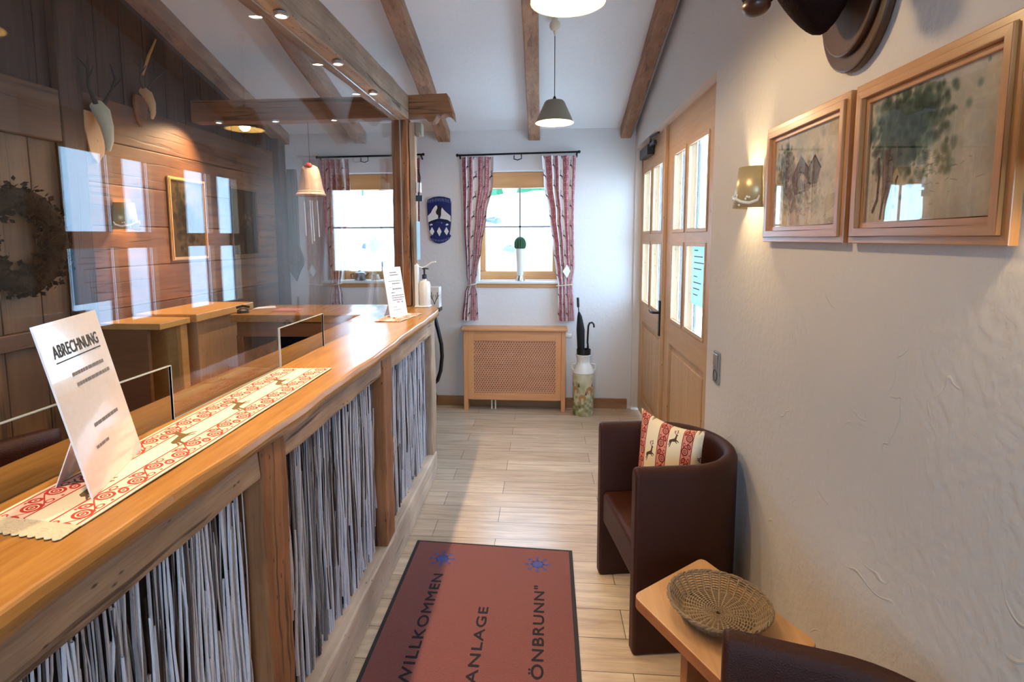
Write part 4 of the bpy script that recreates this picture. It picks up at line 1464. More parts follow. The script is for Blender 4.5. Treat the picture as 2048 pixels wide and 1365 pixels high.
rr = random.Random(11)
p1 = Canvas(.50, .33, 1100, (222, 212, 196))
splats(p1, rr, .17, .22, .10, .07, 60, .035, [(190, 196, 190), (200, 204, 200)], .25)
splats(p1, rr, .09, .20, .035, .05, 260, .013, [(60, 84, 74), (90, 110, 96), (70, 80, 80)], .4)
p1.poly([(.15, .17), (.22, .245), (.29, .19), (.27, .16), (.26, .12), (.18, .11)], (96, 90, 92), .75)
p1.poly([(.27, .19), (.325, .235), (.37, .19), (.35, .14), (.28, .14)], (110, 104, 104), .7)
p1.poly([(.20, .15), (.235, .19), (.27, .16), (.265, .125), (.205, .12)], (206, 192, 170), .9)
p1.line([(.15, .17), (.22, .245), (.29, .19)], .006, (64, 58, 62)); p1.line([(.27, .19), (.325, .235), (.37, .19)], .006, (64, 58, 62))
for k in range(9):
    p1.line([(.21 + .015 * k, .13), (.21 + .015 * k, .145)], .005, (70, 66, 70))
p1.line([(.135, .16), (.14, .29)], .005, (120, 118, 120), .6); p1.line([(.15, .16), (.15, .27)], .004, (120, 118, 120), .6)
splats(p1, rr, .15, .10, .08, .035, 300, .013, [(120, 130, 112), (160, 160, 140), (140, 132, 118), (100, 104, 100)], .35)
splats(p1, rr, .33, .09, .05, .03, 60, .012, [(170, 168, 148), (190, 180, 160)], .35)
for _ in range(70):
    x, y = rr.gauss(.2, .09), rr.gauss(.11, .04)
    p1.line([(x, y), (x + rr.uniform(-.02, .02), y + rr.uniform(-.012, .012))], .0018, (96, 94, 92), .5)
splats(p1, rr, .24, .16, .06, .03, 160, .011, [(110, 106, 104), (150, 144, 134), (92, 88, 90), (196, 186, 166)], .35)
splats(p1, rr, .22, .24, .09, .03, 60, .02, [(170, 176, 172), (150, 158, 158)], .3)
wash(p1, 3, .14)
p2 = Canvas(.50, .33, 1100, (214, 204, 186))
splats(p2, rr, .26, .24, .10, .05, 90, .045, [(196, 196, 190), (180, 186, 180)], .22)
splats(p2, rr, .17, .25, .075, .050, 900, .017, [(56, 80, 70), (72, 98, 84), (96, 118, 104), (50, 66, 66), (120, 136, 124)], .5)
splats(p2, rr, .13, .17, .045, .03, 160, .013, [(86, 100, 92), (110, 112, 100), (140, 138, 124)], .4)
for q in range(9):
    x = .07 + q * .006
    p2.line([(x + rr.uniform(-.01, .01), .01), (x + .012, .09), (x + .002 * q, .19)], .010, rr.choice([(120, 106, 92), (150, 134, 116), (104, 92, 82), (176, 160, 140)]), .6)
p2.line([(.035, .03), (.055, .06), (.058, .12), (.05, .17)], .012, (90, 74, 62), .8)
p2.poly([(.125, .06), (.125, .12), (.14, .14), (.155, .12), (.155, .06)], (206, 190, 160), .9)
p2.line([(.14, .065), (.14, .105), (.146, .115)], .007, (84, 78, 72), .9)
splats(p2, rr, .31, .13, .025, .015, 30, .013, [(110, 124, 96), (130, 140, 112)], .4)
for _ in range(60):
    x, y = rr.gauss(.22, .07), rr.gauss(.12, .03)
    p2.line([(x, y), (x + rr.uniform(-.02, .03), y + rr.uniform(-.006, .006))], .0018, (110, 104, 96), .4)
wash(p2, 8, .14)


def picture_frame(label, y0, y1, z0, z1, img, fwid=.052, side=1, xw=XR, mats=('frame', 'frameZ'), t=.03):
    r = thing('framed_picture', label, 'picture', (xw, (y0 + y1) / 2, z0))
    s = side
    m = MB()
    # stepped profile: outer flat, inner raised lip
    for (w0, w1, d) in ((0, .018, t * .75), (.018, fwid - .014, t), (fwid - .014, fwid, t * .6)):
        a, b = xw - s * .004, xw - s * d
        Y0, Y1, Z0, Z1 = y0 + w0, y1 - w0, z0 + w0, z1 - w0
        q = w1 - w0
        m.prism([(Y0, Z0), (Y1, Z0), (Y1 - q, Z0 + q), (Y0 + q, Z0 + q)], a, b, 'X', 0)
        m.prism([(Y0, Z1), (Y0 + q, Z1 - q), (Y1 - q, Z1 - q), (Y1, Z1)], a, b, 'X', 0)
        m.prism([(Y0, Z0), (Y0 + q, Z0 + q), (Y0 + q, Z1 - q), (Y0, Z1)], a, b, 'X', 1)
        m.prism([(Y1, Z0), (Y1, Z1), (Y1 - q, Z1 - q), (Y1 - q, Z0 + q)], a, b, 'X', 1)
    m.build('frame', list(mats), parent=r, bevel=.002)
    a0, b0 = y0 + fwid, y1 - fwid
    x = xw - s * .010
    cmat = imgmat('painting', img, .8, .1)
    m = MB()
    if s > 0:
        vs = [(x, b0, z0 + fwid), (x, a0, z0 + fwid), (x, a0, z1 - fwid), (x, b0, z1 - fwid)]
    else:
        vs = [(x, a0, z0 + fwid), (x, b0, z0 + fwid), (x, b0, z1 - fwid), (x, a0, z1 - fwid)]
    m.add(vs, [(0, 1, 2, 3)], 0, [(0, 0), (1, 0), (1, 1), (0, 1)])
    m.build('artwork', cmat, parent=r, fixn=False)
    if s < 0: return r
    m = MB().box((xw - s * .0125, a0, z0 + fwid), (xw - s * .0140, b0, z1 - fwid)); m.build('cover_glass', 'picglass', parent=r)
    return r


picture_frame('pine framed watercolour of a chalet between wall lamp and larger picture', 1.548, 2.085, 1.583, 1.98, p1.image('watercolour_house'))
picture_frame('large pine framed watercolour of a tree and small shrine at the right', 1.018, 1.522, 1.583, 1.98, p2.image('watercolour_tree'))
# dark photographs on the timber wall
d1 = Canvas(.36, .5, 500, (88, 70, 48))
splats(d1, rr, .16, .22, .07, .11, 160, .03, [(30, 26, 20), (44, 36, 28), (24, 20, 16)], .5)
splats(d1, rr, .25, .38, .05, .05, 30, .03, [(140, 116, 84), (120, 98, 70)], .4)
splats(d1, rr, .07, .35, .02, .08, 40, .02, [(36, 36, 26), (50, 46, 34)], .5)
picture_frame('dark old picture in a thin gold frame left on the timber wall', 3.50, 3.90, 1.46, 2.02, d1.image('dark_print'), .022, -1, XL + .016, ('cabY', 'cabY'), .02)
d2 = Canvas(.36, .5, 500, (52, 36, 28))
splats(d2, rr, .2, .14, .08, .08, 90, .03, [(20, 16, 14), (30, 22, 18)], .5)
splats(d2, rr, .2, .27, .06, .03, 30, .02, [(150, 122, 92), (120, 92, 66)], .4)
picture_frame('dark old picture with one bright gold edge nearest the far corner', 4.22, 4.63, 1.46, 2.02, d2.image('dark_print_far'), .018, -1, XL + .016, ('darkY', 'darkY'), .02)

# ================================================================== TROPHY on the right wall
tr = thing('mounted_animal_head', 'dark brown mounted animal head on a wooden shield above the pictures', 'trophy', (XR, 1.56, 2.03))
m = MB()
sh = []
for t in np.linspace(-PI, 0, 25):
    sh.append((1.56 + .165 * math.cos(t) * (1 - .12 * math.sin(t) ** 2 * 0), 2.235 + .205 * math.sin(t)))
sh += [(1.735, 2.45), (1.69, 2.62), (1.56, 2.68), (1.43, 2.62), (1.385, 2.45)]
m.prism(sh, XR - .002, XR - .026, 'X')
sh2 = [((y - 1.56) * .86 + 1.56, (z - 2.36) * .88 + 2.36) for y, z in sh]
m.prism(sh2, XR - .026, XR - .042, 'X')
m.build('plaque', 'plaque', parent=tr, bevel=.006)


def skinned(name, chain, mat, parent, sub=2):
    """chain: list of (pos, (rx, ry)), single tube body grown with cross sections"""
    m = MB()
    seg = 20
    pts = [Vector(c_[0]) for c_ in chain]
    rings = []
    for i, (p, rxy) in enumerate(chain):
        t = (pts[min(i + 1, len(pts) - 1)] - pts[max(i - 1, 0)]).normalized()
        side_ = Vector((0, 1, 0)); side_ = (side_ - t * side_.dot(t)).normalized()
        upv = side_.cross(t).normalized()
        rings.append([Vector(p) + side_ * rxy[0] * math.cos(2 * PI * k / seg) + upv * rxy[1] * math.sin(2 * PI * k / seg) for k in range(seg)])
    o = len(m.v)
    for q in rings: m.v += q
    for i in range(len(pts) - 1):
        for k in range(seg):
            k2 = (k + 1) % seg
            m.f.append([o + i * seg + k, o + i * seg + k2, o + (i + 1) * seg + k2, o + (i + 1) * seg + k]); m.m.append(0)
    m.f.append([o + k for k in range(seg)][::-1]); m.m.append(0)
    m.f.append([o + (len(pts) - 1) * seg + k for k in range(seg)]); m.m.append(0)
    return m.build(name, mat, parent=parent, subsurf=sub)


skinned('head', [((.800, 1.56, 2.30), (.095, .20)), ((.76, 1.56, 2.31), (.09, .20)), ((.71, 1.555, 2.335), (.082, .17)), ((.66, 1.55, 2.37), (.075, .145)), ((.61, 1.545, 2.40), (.075, .12)),
                 ((.575, 1.53, 2.36), (.066, .10)), ((.555, 1.52, 2.30), (.054, .075)), ((.545, 1.51, 2.25), (.046, .056)), ((.537, 1.505, 2.21), (.042, .044)), ((.533, 1.503, 2.185), (.034, .034))], 'fur', tr)
m = MB(); m.ball((.531, 1.500, 2.178), .034, sc=(1, 1.1, .7)); m.build('muzzle', 'nose', parent=tr, smooth=True)
for sgn in (-1, 1):
    m = MB(); m.ball((.575, 1.53 + sgn * .070, 2.43), .014); m.build('eye', 'black', parent=tr, smooth=True)
    m = MB(); m.tube([(.60, 1.545 + sgn * .07, 2.52), (.62, 1.545 + sgn * .13, 2.56), (.64, 1.545 + sgn * .19, 2.57)], [.02, .035, .006], 10, flat=.4); m.build('ear', 'fur', parent=tr, smooth=True)
    m = MB()
    m.tube([(.57, 1.54 + sgn * .04, 2.54), (.60, 1.54 + sgn * .10, 2.68), (.62, 1.54 + sgn * .2, 2.82), (.58, 1.54 + sgn * .24, 2.98)], [.018, .015, .012, .004], 8)
    m.tube([(.59, 1.54 + sgn * .08, 2.63), (.50, 1.54 + sgn * .1, 2.72)], [.012, .003], 8)
    m.tube([(.615, 1.54 + sgn * .18, 2.79), (.55, 1.54 + sgn * .17, 2.9)], [.012, .003], 8)
    m.build('antler', 'antler', parent=tr, smooth=True)


# small skull trophies on the timber wall
def skull(label, y, z, s, bone):
    r = thing('skull_trophy', label, 'trophy', (XL, y, z))
    x0 = XL + .045 if y < 2.84 else XL + .016
    m = MB(); m.prism([(y - .07 * s, z - .02), (y + .07 * s, z - .02), (y + .08 * s, z - .10 * s), (y + .05 * s, z - .24 * s), (y, z - .30 * s), (y - .05 * s, z - .24 * s), (y - .08 * s, z - .10 * s)], x0, x0 + .018, 'X')
    m.build('plaque', 'cab' if bone else 'redw', parent=r, bevel=.004)
    m = MB(); m.tube([(x0 + .03, y, z + .02 * s), (x0 + .06, y, z - .02 * s), (x0 + .085, y, z - .10 * s), (x0 + .09, y, z - .18 * s), (x0 + .08, y, z - .23 * s)], [.035 * s, .042 * s, .032 * s, .022 * s, .012 * s], 12)
    m.build('skull', 'bone' if bone else 'cab', parent=r, smooth=True)
    for g in (-1, 1):
        m = MB(); yy = y + g * .025 * s
        m.tube([(x0 + .05, yy, z + .02), (x0 + .06, yy + g * .05 * s, z + .10 * s), (x0 + .08, yy + g * .07 * s, z + .18 * s), (x0 + .07, yy + g * .05 * s, z + .26 * s)], [.014 * s, .011 * s, .009 * s, .003], 8)
        m.tube([(x0 + .07, yy + g * .06 * s, z + .13 * s), (x0 + .12, yy + g * .08 * s, z + .19 * s)], [.008 * s, .002], 6)
        m.tube([(x0 + .08, yy + g * .07 * s, z + .18 * s), (x0 + .05, yy + g * .10 * s, z + .23 * s)], [.007 * s, .002], 6)
        m.build('antler', 'antler', parent=r, smooth=True)


skull('pale skull with dark antlers on a small shield on the timber wall', 2.93, 2.32, 1.0, True)
skull('small brown antlered trophy high on the timber wall, right of the pale skull', 3.30, 2.50, .7, False)
m = MB(); m.tube([(XL + .01, 3.36, 2.62), (XL + .012, 3.42, 2.75), (XL + .012, 3.50, 2.88)], [.006, .009, .005], 8)
tag(m.build('wooden_stick', 'cabY', smooth=True), 'thin pale stick fixed slanting high on the dark gable boards', 'stick')

# wreath
wr_ = thing('wreath', 'dark dried leaf wreath hanging at the left edge of the timber wall', 'wreath', (XL + .05, 2.40, 1.60))
m = MB()
m.tube([(XL + .06, 2.40 + .20 * math.cos(a), 1.60 + .20 * math.sin(a)) for a in np.linspace(0, 2 * PI, 41)], .045, 10, caps=False)
m.build('ring', 'wreath', parent=wr_, smooth=True)
m = MB(); rr = random.Random(3)
for k in range(1500):
    a = rr.uniform(0, 2 * PI); rad = rr.gauss(.195, .034); x = XL + .055 + rr.gauss(0, .026)
    x = max(x, XL + .02)
    c0 = Vector((x, 2.40 + rad * math.cos(a), 1.60 + rad * math.sin(a)))
    d = Vector((rr.uniform(.0, .6), rr.uniform(-1, 1), rr.uniform(-1, 1))).normalized(); e = d.orthogonal().normalized()
    L = rr.uniform(.018, .034); Wd = L * .4
    m.add([c0 - d * L * .2, c0 + d * L * .4 + e * Wd, c0 + d * L, c0 + d * L * .4 - e * Wd], [(0, 1, 2, 3)])
o = m.build('leaves', 'wreath', parent=wr_, solid=.001, fixn=False)

# ================================================================== BACK WALL THINGS
# painted crest
em = Canvas(.26, .46, 1500, (20, 26, 92))
for k in range(15):
    x = .02 + k * .0155
    yb = .425 - .020 * ((x - .13) / .11) ** 2
    em.line([(x, yb - .014), (x + .002, yb + .012)], .0035, (170, 176, 190), .8)
    if k % 2: em.line([(x, yb + .012), (x + .010, yb + .010)], .003, (170, 176, 190), .7)
    if k % 3 == 0: em.line([(x, yb - .002), (x + .009, yb - .002)], .003, (170, 176, 190), .7)
em.poly([(.018, .265), (.035, .285), (.055, .305), (.07, .335), (.085, .355), (.10, .372), (.112, .37), (.118, .33), (.125, .30), (.12, .25), (.14, .25), (.15, .28), (.152, .33), (.16, .352), (.175, .33), (.195, .31), (.225, .285), (.24, .27),
         (.24, .215), (.21, .235), (.13, .25), (.05, .225), (.025, .20)], (226, 220, 216))
em.poly([(.10, .31), (.115, .345), (.118, .38), (.13, .36), (.14, .375), (.15, .34), (.148, .29), (.135, .26), (.125, .258), (.12, .28), (.105, .29)], (28, 14, 12))
em.poly([(.03, .215), (.08, .235), (.13, .245), (.18, .237), (.225, .225), (.225, .205), (.13, .228), (.03, .195)], (10, 12, 50))
for x in (.055, .205): em.poly([(x - .016, .185), (x - .004, .20), (x + .012, .197), (x + .014, .186), (x - .006, .180)], (214, 210, 210))
em.line([(.10, .212), (.16, .212)], .003, (70, 90, 130)); em.line([(.155, .20), (.155, .212)], .004, (180, 190, 200))
for x in (.062, .13, .198):
    em.poly([(x, .175), (x + .028, .125), (x + .002, .07 if abs(x - .13) < .01 else .08), (x - .028, .125)], (8, 10, 40))
    em.poly([(x, .168), (x + .023, .125), (x + .002, .078 if abs(x - .13) < .01 else .088), (x - .023, .125)], (226, 222, 218))
for k in range(12):
    x = .045 + k * .0155
    yb = .052 - .024 * (1 - ((x - .13) / .09) ** 2)
    em.line([(x, yb), (x, yb + .017)], .0035, (180, 186, 200), .8)
    if k % 2: em.line([(x, yb + .009), (x + .008, yb + .010)], .003, (180, 186, 200), .7)
crest = thing('crest_plaque', 'blue and white painted crest plaque with three diamonds on the back wall', 'plaque', (-.965, YB, 1.545))
outl = [(.018, .40), (.03, .43), (.08, .45), (.13, .456), (.18, .452), (.235, .435), (.244, .40), (.243, .25), (.235, .15), (.225, .10), (.24, .085), (.22, .05), (.18, .022), (.13, .010), (.09, .018), (.055, .045), (.04, .075), (.055, .09), (.035, .15), (.024, .25)]
kx, kz = .225 / .226, .435 / .446
ox, oz = -1.08 - .018, 1.553 - .01
P2 = [(ox + x * kx, oz + y_ * kz) for x, y_ in outl]
m = MB(); m.prism(P2, YB - .002, YB - .022, 'Y'); m.build('board', plain('crest_edge_blue', rgb(16, 22, 70), .5), parent=crest)
m = MB(); m.add([(x, YB - .0225, z) for x, z in P2], [tuple(range(len(P2)))], 0, [(x / .26, y_ / .46) for x, y_ in outl]); m.build('painted_face', imgmat('crest_painting', em.image('crest_face'), .4, .4), parent=crest, fixn=False)

# carved wooden peel left of window 2
pd = thing('carved_wooden_peel', 'long grey carved wooden peel with pointed blade hanging by the far corner', 'wall decoration', (-2.38, YB, 1.2))
sil = [(-.045, 1.06), (.045, 1.06), (.052, .95), (.05, .35), (.062, .30), (.09, .22), (.085, .16), (.05, .10), (.01, 0), (-.04, .08), (-.085, .16), (-.09, .22), (-.06, .30), (-.048, .35), (-.05, .95)]
m = MB(); m.prism([(-2.372 + x, 1.195 + z) for x, z in sil], YB - .002, YB - .03, 'Y'); m.build('body', 'paddle', parent=pd, bevel=.005)
m = MB(); m.prism([(-2.372 + x * .6, 1.42 + z * .78) for x, z in ((-.04, .9), (.04, .9), (.04, 0), (-.04, 0))], YB - .03, YB - .036, 'Y'); m.lathe([(0, -.04), (.04, -.034), (.045, -.03)], (-2.372, YB, 1.40), 20, axis='Y')
m.build('carved_panel', 'paddle', parent=pd, bevel=.003)

# radiator cover
rad = thing('radiator_cover', 'beech radiator cover with diagonal lattice front under the window', 'radiator cover', (-.27, 5.03, 0))
x0, x1, yf, yb_, zt_ = -.735, .205, 4.965, YB - .001, .755
MB().box((x0, yf, 0), (x0 + .04, yb_, zt_)).build('side_panel', 'radZ', parent=rad, bevel=.004)
MB().box((x1 - .04, yf, 0), (x1, yb_, zt_)).build('side_panel', 'radZ', parent=rad, bevel=.004)
m = MB()
m.box((x0 + .04, yf + .004, .105), (x0 + .098, yf + .026, zt_), 1); m.box((x1 - .092, yf + .004, .105), (x1 - .04, yf + .026, zt_), 1)
m.box((x0 + .098, yf + .004, .105), (x1 - .092, yf + .026, .17), 0); m.box((x0 + .098, yf + .004, .66), (x1 - .092, yf + .026, zt_), 0)
ffr = m.build('front_frame', ['radX', 'radZ'], parent=rad, bevel=.003)
m = MB().box((x0 - .018, yf - .025, zt_), (x1 + .018, yb_, zt_ + .028)); m.build('top', 'radX', parent=rad, bevel=.008)
m = MB(); m.box((x0 + .04, yf + .05, .105), (x1 - .04, yf + .054, zt_)); m.build('shade_sheet', 'twigback', parent=rad)  # near-black sheet stands in for the shade behind the lattice
lx0, lx1, lz0, lz1 = x0 + .098, x1 - .092, .17, .66


def clip_strip(m, c_, slope, wd, ya, yb2, mi=0):
    """diagonal slat x = c + slope*z, clipped to the opening"""
    h = wd / 2 * math.sqrt(1 + slope * slope)
    poly_ = [(c_ - h + slope * lz0, lz0), (c_ + h + slope * lz0, lz0), (c_ + h + slope * lz1, lz1), (c_ - h + slope * lz1, lz1)]

    def clipx(P, xv, keep_ge):
        out = []
        for i in range(len(P)):
            a, b = P[i], P[(i + 1) % len(P)]
            ia, ib = (a[0] >= xv) == keep_ge, (b[0] >= xv) == keep_ge
            if ia: out.append(a)
            if ia != ib:
                t = (xv - a[0]) / (b[0] - a[0]); out.append((xv, a[1] + t * (b[1] - a[1])))
        return out
    P = clipx(clipx(poly_, lx0, True), lx1, False)
    if len(P) >= 3: m.prism(P, ya, yb2, 'Y', mi)


m = MB()
k = lx0 - .7
while k < lx1 + .7:
    clip_strip(m, k, .62, .0125, yf + .012, yf + .019); k += .0235
k = lx0 - .7
while k < lx1 + .9:
    clip_strip(m, k, -.62, .0125, yf + .019, yf + .026); k += .0235
m.build('lattice', 'lattice', parent=ffr)
m = MB()
for x in (-.48, -.445): m.tube([(x, 5.03, 0), (x, 5.03, .14)], .007, 8)
tag(m.build('heating_pipes', 'white', smooth=True), 'pair of thin white heating pipes under the radiator cover', 'pipe')
m = MB(); m.lathe([(0, 0), (.02, 0), (.024, .01), (.024, .05), (.018, .055), (0, .055)], (x1 + .002, 5.05, .70), 16, axis='X'); tag(m.build('thermostat_knob', 'white', smooth=True), 'white thermostat knob at the right side of the radiator cover', 'thermostat')

# hyacinth vase with green ball, and its twin in window 2
V = thing('cactus_vase', 'tall white vase with a green cactus ball on the free window sill', 'plant', (-.215, YB + .03, 1.203))
vx, vy = -.217, YB + .03
MB().lathe([(0, 0), (.046, 0), (.044, .008), (.028, .035), (.025, .05)], (vx, vy, 1.203), 24).build('foot', 'silver', parent=V, smooth=True)
MB().lathe([(.024, .045), (.030, .06), (.036, .15), (.044, .28), (.046, .30), (.042, .295), (.03, .25), (0, .24)], (vx, vy, 1.203), 24).build('vase', 'whiteg', parent=V, smooth=True)
m = MB()


def cact(u, v):
    th = PI * v; a = 2 * PI * u
    rr_ = .054 * (1 + .06 * math.cos(a * 14))
    return (vx + rr_ * math.sin(th) * math.cos(a), vy + rr_ * math.sin(th) * math.sin(a), 1.203 + .34 + .072 * math.cos(th))


m.grid(cact, 84, 20); m.build('cactus', 'green', parent=V, smooth=True)
V = thing('cactus_vase', 'clear glass vase with a cactus behind the post on the far window sill', 'plant', (-1.60, YB + .03, 1.203))
vx, vy = -1.60, YB + .03
MB().lathe([(0, 0), (.050, 0), (.046, .01), (.028, .05), (.026, .06)], (vx, vy, 1.203), 24).build('foot', 'silver', parent=V, smooth=True)
MB().lathe([(.026, .055), (.030, .07), (.038, .16), (.046, .31)], (vx, vy, 1.203), 24).build('vase', 'clearv', parent=V, smooth=True)
m = MB(); m.grid(cact, 84, 20); m.build('cactus', 'green', parent=V, smooth=True)
tp = thing('teapot', 'dark pewter teapot on the far window sill beside the glass vase', 'teapot', (-1.75, YB + .03, 1.203))
MB().lathe([(0, 0), (.05, 0), (.062, .02), (.064, .05), (.05, .075), (.02, .085), (.008, .098), (0, .10)], (-1.755, YB + .03, 1.203), 24).build('body', 'bluebox', parent=tp, smooth=True)
MB().tube([(-1.70, YB + .02, 1.235), (-1.675, YB + .015, 1.26), (-1.66, YB + .01, 1.285)], [.012, .008, .007], 8).build('spout', 'bluebox', parent=tp, smooth=True)
MB().tube([(-1.81, YB + .03, 1.27), (-1.845, YB + .03, 1.26), (-1.84, YB + .03, 1.225), (-1.81, YB + .03, 1.22)], .006, 8).build('handle', 'bluebox', parent=tp, smooth=True)

# clay bell wind chime
bc = thing('bell_wind_chime', 'painted clay bell wind chime with silver tubes hanging from the cross beam', 'wind chime', (-1.655, 3.86, 1.91))
bx, by, bz = -1.655, 3.86, 1.905
MB().lathe([(.100, 0), (.104, .008), (.098, .020), (.090, .026), (.088, .045), (.084, .055), (.074, .12), (.062, .18), (.050, .205), (.03, .215), (0, .218)], (bx, by, bz), 32).build('bell', 'terra', parent=bc, smooth=True)
bl_ = bpy.data.objects['bell']
MB().lathe([(.0915, .024), (.0935, .03), (.0905, .036)], (bx, by, bz), 32).build('band', 'cream', parent=bl_, smooth=True)
m = MB(); m.ball((bx + .01, by - .04, bz + .205), .024, sc=(1, .8, 1)); m.ball((bx - .012, by - .035, bz + .20), .016); m.build('red_bow', 'red', parent=bl_, smooth=True)
m = MB(); m.tube([(bx, by, bz + .21), (bx - .004, by, 2.422)], .002, 6); m.build('cord', 'black', parent=bc)
for k, (dx, zt2, zb2) in enumerate(((-.045, -.04, -.28), (-.012, -.03, -.34), (.012, -.035, -.32), (.042, -.035, -.29))):
    m = MB(); m.tube([(bx + dx, by - .02 + .02 * (k % 2), bz + zt2), (bx + dx + .006, by - .02 + .02 * (k % 2), bz + zb2)], .0055, 8); m.tube([(bx + dx * .6, by, bz + .02), (bx + dx, by - .02 + .02 * (k % 2), bz + zt2)], .0008, 4)
    m.build('chime_tube', 'whiteg', parent=bc, smooth=True)

# milk can umbrella stand
mc = thing('milk_can_stand', 'painted milk can with a mushroom pattern used as umbrella stand', 'umbrella stand', (.365, 4.93, 0))
ci = Canvas(.6, .42, 700, (210, 204, 176))
rr = random.Random(21)
splats(ci, rr, .3, .02, .3, .12, 320, .03, [(66, 74, 30), (120, 124, 66), (80, 88, 40), (140, 138, 84)], .5)
splats(ci, rr, .3, .22, .3, .08, 120, .03, [(150, 152, 100), (176, 172, 128)], .35)
for k in range(9):
    x, y_ = .04 + k * .066, rr.choice([.10, .17, .24])
    ci.disc(x, y_, .034, rr.choice([(176, 130, 84), (196, 152, 104), (160, 116, 70)]), .9)
    ci.poly([(x - .01, y_ - .055), (x + .01, y_ - .055), (x + .012, y_), (x - .012, y_)], (216, 200, 162), .9)
    ci.poly([(x + .02, y_ + .03), (x + .035, y_ + .075), (x + .042, y_ + .03)], (70, 52, 36), .8)
for x in (.0, .6): pass
cx_, cy_ = .365, 4.93
m = MB()
prof = [(.0, .001), (.088, .001), (.092, .012), (.094, .05), (.096, .20), (.096, .35), (.092, .385)]
nseg = 36


def body(u, v):
    t = v * (len(prof) - 1); i = min(int(t), len(prof) - 2); f_ = t - i
    r_ = prof[i][0] * (1 - f_) + prof[i + 1][0] * f_; h_ = prof[i][1] * (1 - f_) + prof[i + 1][1] * f_
    return (cx_ + r_ * math.cos(2 * PI * u), cy_ + r_ * math.sin(2 * PI * u), h_)


def buv(u, v):
    t = v * (len(prof) - 1); i = min(int(t), len(prof) - 2); f_ = t - i
    return (u, (prof[i][1] * (1 - f_) + prof[i + 1][1] * f_) / .42)


m.grid(body, 36, 24, 0, buv); m.build('can_body', imgmat('can_painting', ci.image('can_painting_pattern'), .35, .4, .3), parent=mc, smooth=True)
MB().lathe([(.092, .384), (.097, .392), (.090, .41), (.072, .455), (.060, .475), (.058, .49), (.060, .52), (.068, .545), (.071, .553), (.066, .555), (.060, .53), (.054, .48)], (cx_, cy_, 0), 36).build('neck', 'whiteg', parent=mc, smooth=True)
for s_ in (-1, 1):
    MB().tube([(cx_ + s_ * .088, cy_ - .02, .41), (cx_ + s_ * .108, cy_ - .02, .43), (cx_ + s_ * .104, cy_ - .02, .465), (cx_ + s_ * .066, cy_ - .02, .475)], .006, 8).build('handle', 'whiteg', parent=mc, smooth=True)
MB().lathe([(.056, .50), (.062, .56), (.064, .60), (.060, .60), (.055, .56)], (cx_, cy_, 0), 28).build('liner', 'black', parent=mc, smooth=True)
u1 = thing('umbrella', 'furled black umbrella with straight handle in the milk can', 'umbrella', (.34, 4.92, .42))
MB().tube([(.350, 4.925, .42), (.340, 4.925, .60), (.335, 4.925, .78), (.325, 4.92, .90), (.318, 4.918, .94)], [.02, .034, .038, .022, .008], 10).build('canopy', 'blackc', parent=u1, smooth=True)
m = MB().tube([(.318, 4.918, .93), (.312, 4.915, .99)], .005, 6); m.tube([(.312, 4.915, .985), (.307, 4.912, 1.07)], .011, 8); m.build('handle', 'black', parent=u1, smooth=True)
u2 = thing('umbrella', 'black umbrella with curved crook handle in the milk can', 'umbrella', (.40, 4.93, .42))
MB().tube([(.395, 4.935, .42), (.402, 4.935, .58), (.402, 4.93, .66)], [.010, .014, .006], 10).build('canopy', 'blackc', parent=u2, smooth=True)
MB().tube([(.398, 4.93, .65), (.402, 4.93, .76), (.404, 4.93, .81), (.415, 4.93, .838), (.436, 4.93, .845), (.452, 4.93, .828), (.455, 4.93, .80)], .0085, 8).build('handle', 'black', parent=u2, smooth=True)

# dark pedestal with hose and white box
vc = thing('vacuum_station', 'slim dark tower with a black hose behind the counter end', 'vacuum cleaner', (-1.02, 4.78, 0))
MB().box((-1.10, 4.72, 0), (-.985, 4.86, 1.01)).build('housing', 'darkg', parent=vc, bevel=.008)
MB().tube([(-.975, 4.78, 1.00), (-.965, 4.78, .92), (-.935, 4.78, .80), (-.905, 4.78, .66), (-.90, 4.78, .55), (-.915, 4.78, .42), (-.945, 4.78, .33), (-.99, 4.78, .29)], .017, 10).build('hose', 'black', parent=vc, smooth=True)
MB().tube([(-.98, 4.77, .9), (-.975, 4.77, .45), (-.965, 4.77, .26), (-.948, 4.77, .18), (-.958, 4.77, .10), (-.99, 4.77, .06)], .003, 6).build('cable', 'black', parent=vc, smooth=True)
tb = Canvas(.16, .16, 900, (232, 226, 220))
for sx in (.045, .115):
    for g in (-1, 1):
        tb.line([(sx, .03), (sx + g * .012, .06), (sx + g * .03, .08), (sx + g * .028, .12)], .006, (60, 48, 46)); tb.line([(sx + g * .02, .07), (sx + g * .012, .10)], .005, (60, 48, 46)); tb.line([(sx + g * .03, .085), (sx + g * .042, .10)], .004, (60, 48, 46))
tbm = imgmat('antler_print', tb.image('antler_print_pattern'), .5, .3)
m = MB(); x0_, x1_, y0_, y1_, z0_, z1_ = -.985, -.845, 4.40, 4.50, 1.035, 1.205
m.add([(x0_, y0_, z0_), (x1_, y0_, z0_), (x1_, y1_, z0_), (x0_, y1_, z0_), (x0_, y0_, z1_), (x1_, y0_, z1_), (x1_, y1_, z1_), (x0_, y1_, z1_)],
      [(0, 1, 5, 4), (1, 2, 6, 5), (2, 3, 7, 6), (3, 0, 4, 7)], 0)
for i in range(4): m.uv[i] = [(0, 0), (1, 0), (1, 1), (0, 1)]
m.add([(x0_, y0_, z1_), (x1_, y0_, z1_), (x1_, y1_, z1_), (x0_, y1_, z1_)], [(0, 1, 2, 3)], 1); m.add([(x0_, y0_, z0_), (x1_, y0_, z0_), (x1_, y1_, z0_), (x0_, y1_, z0_)], [(3, 2, 1, 0)], 1)
tag(m.build('printed_box', [tbm, M['white']], bevel=.004), 'white box printed with antlers on the dark stand behind the post', 'box')
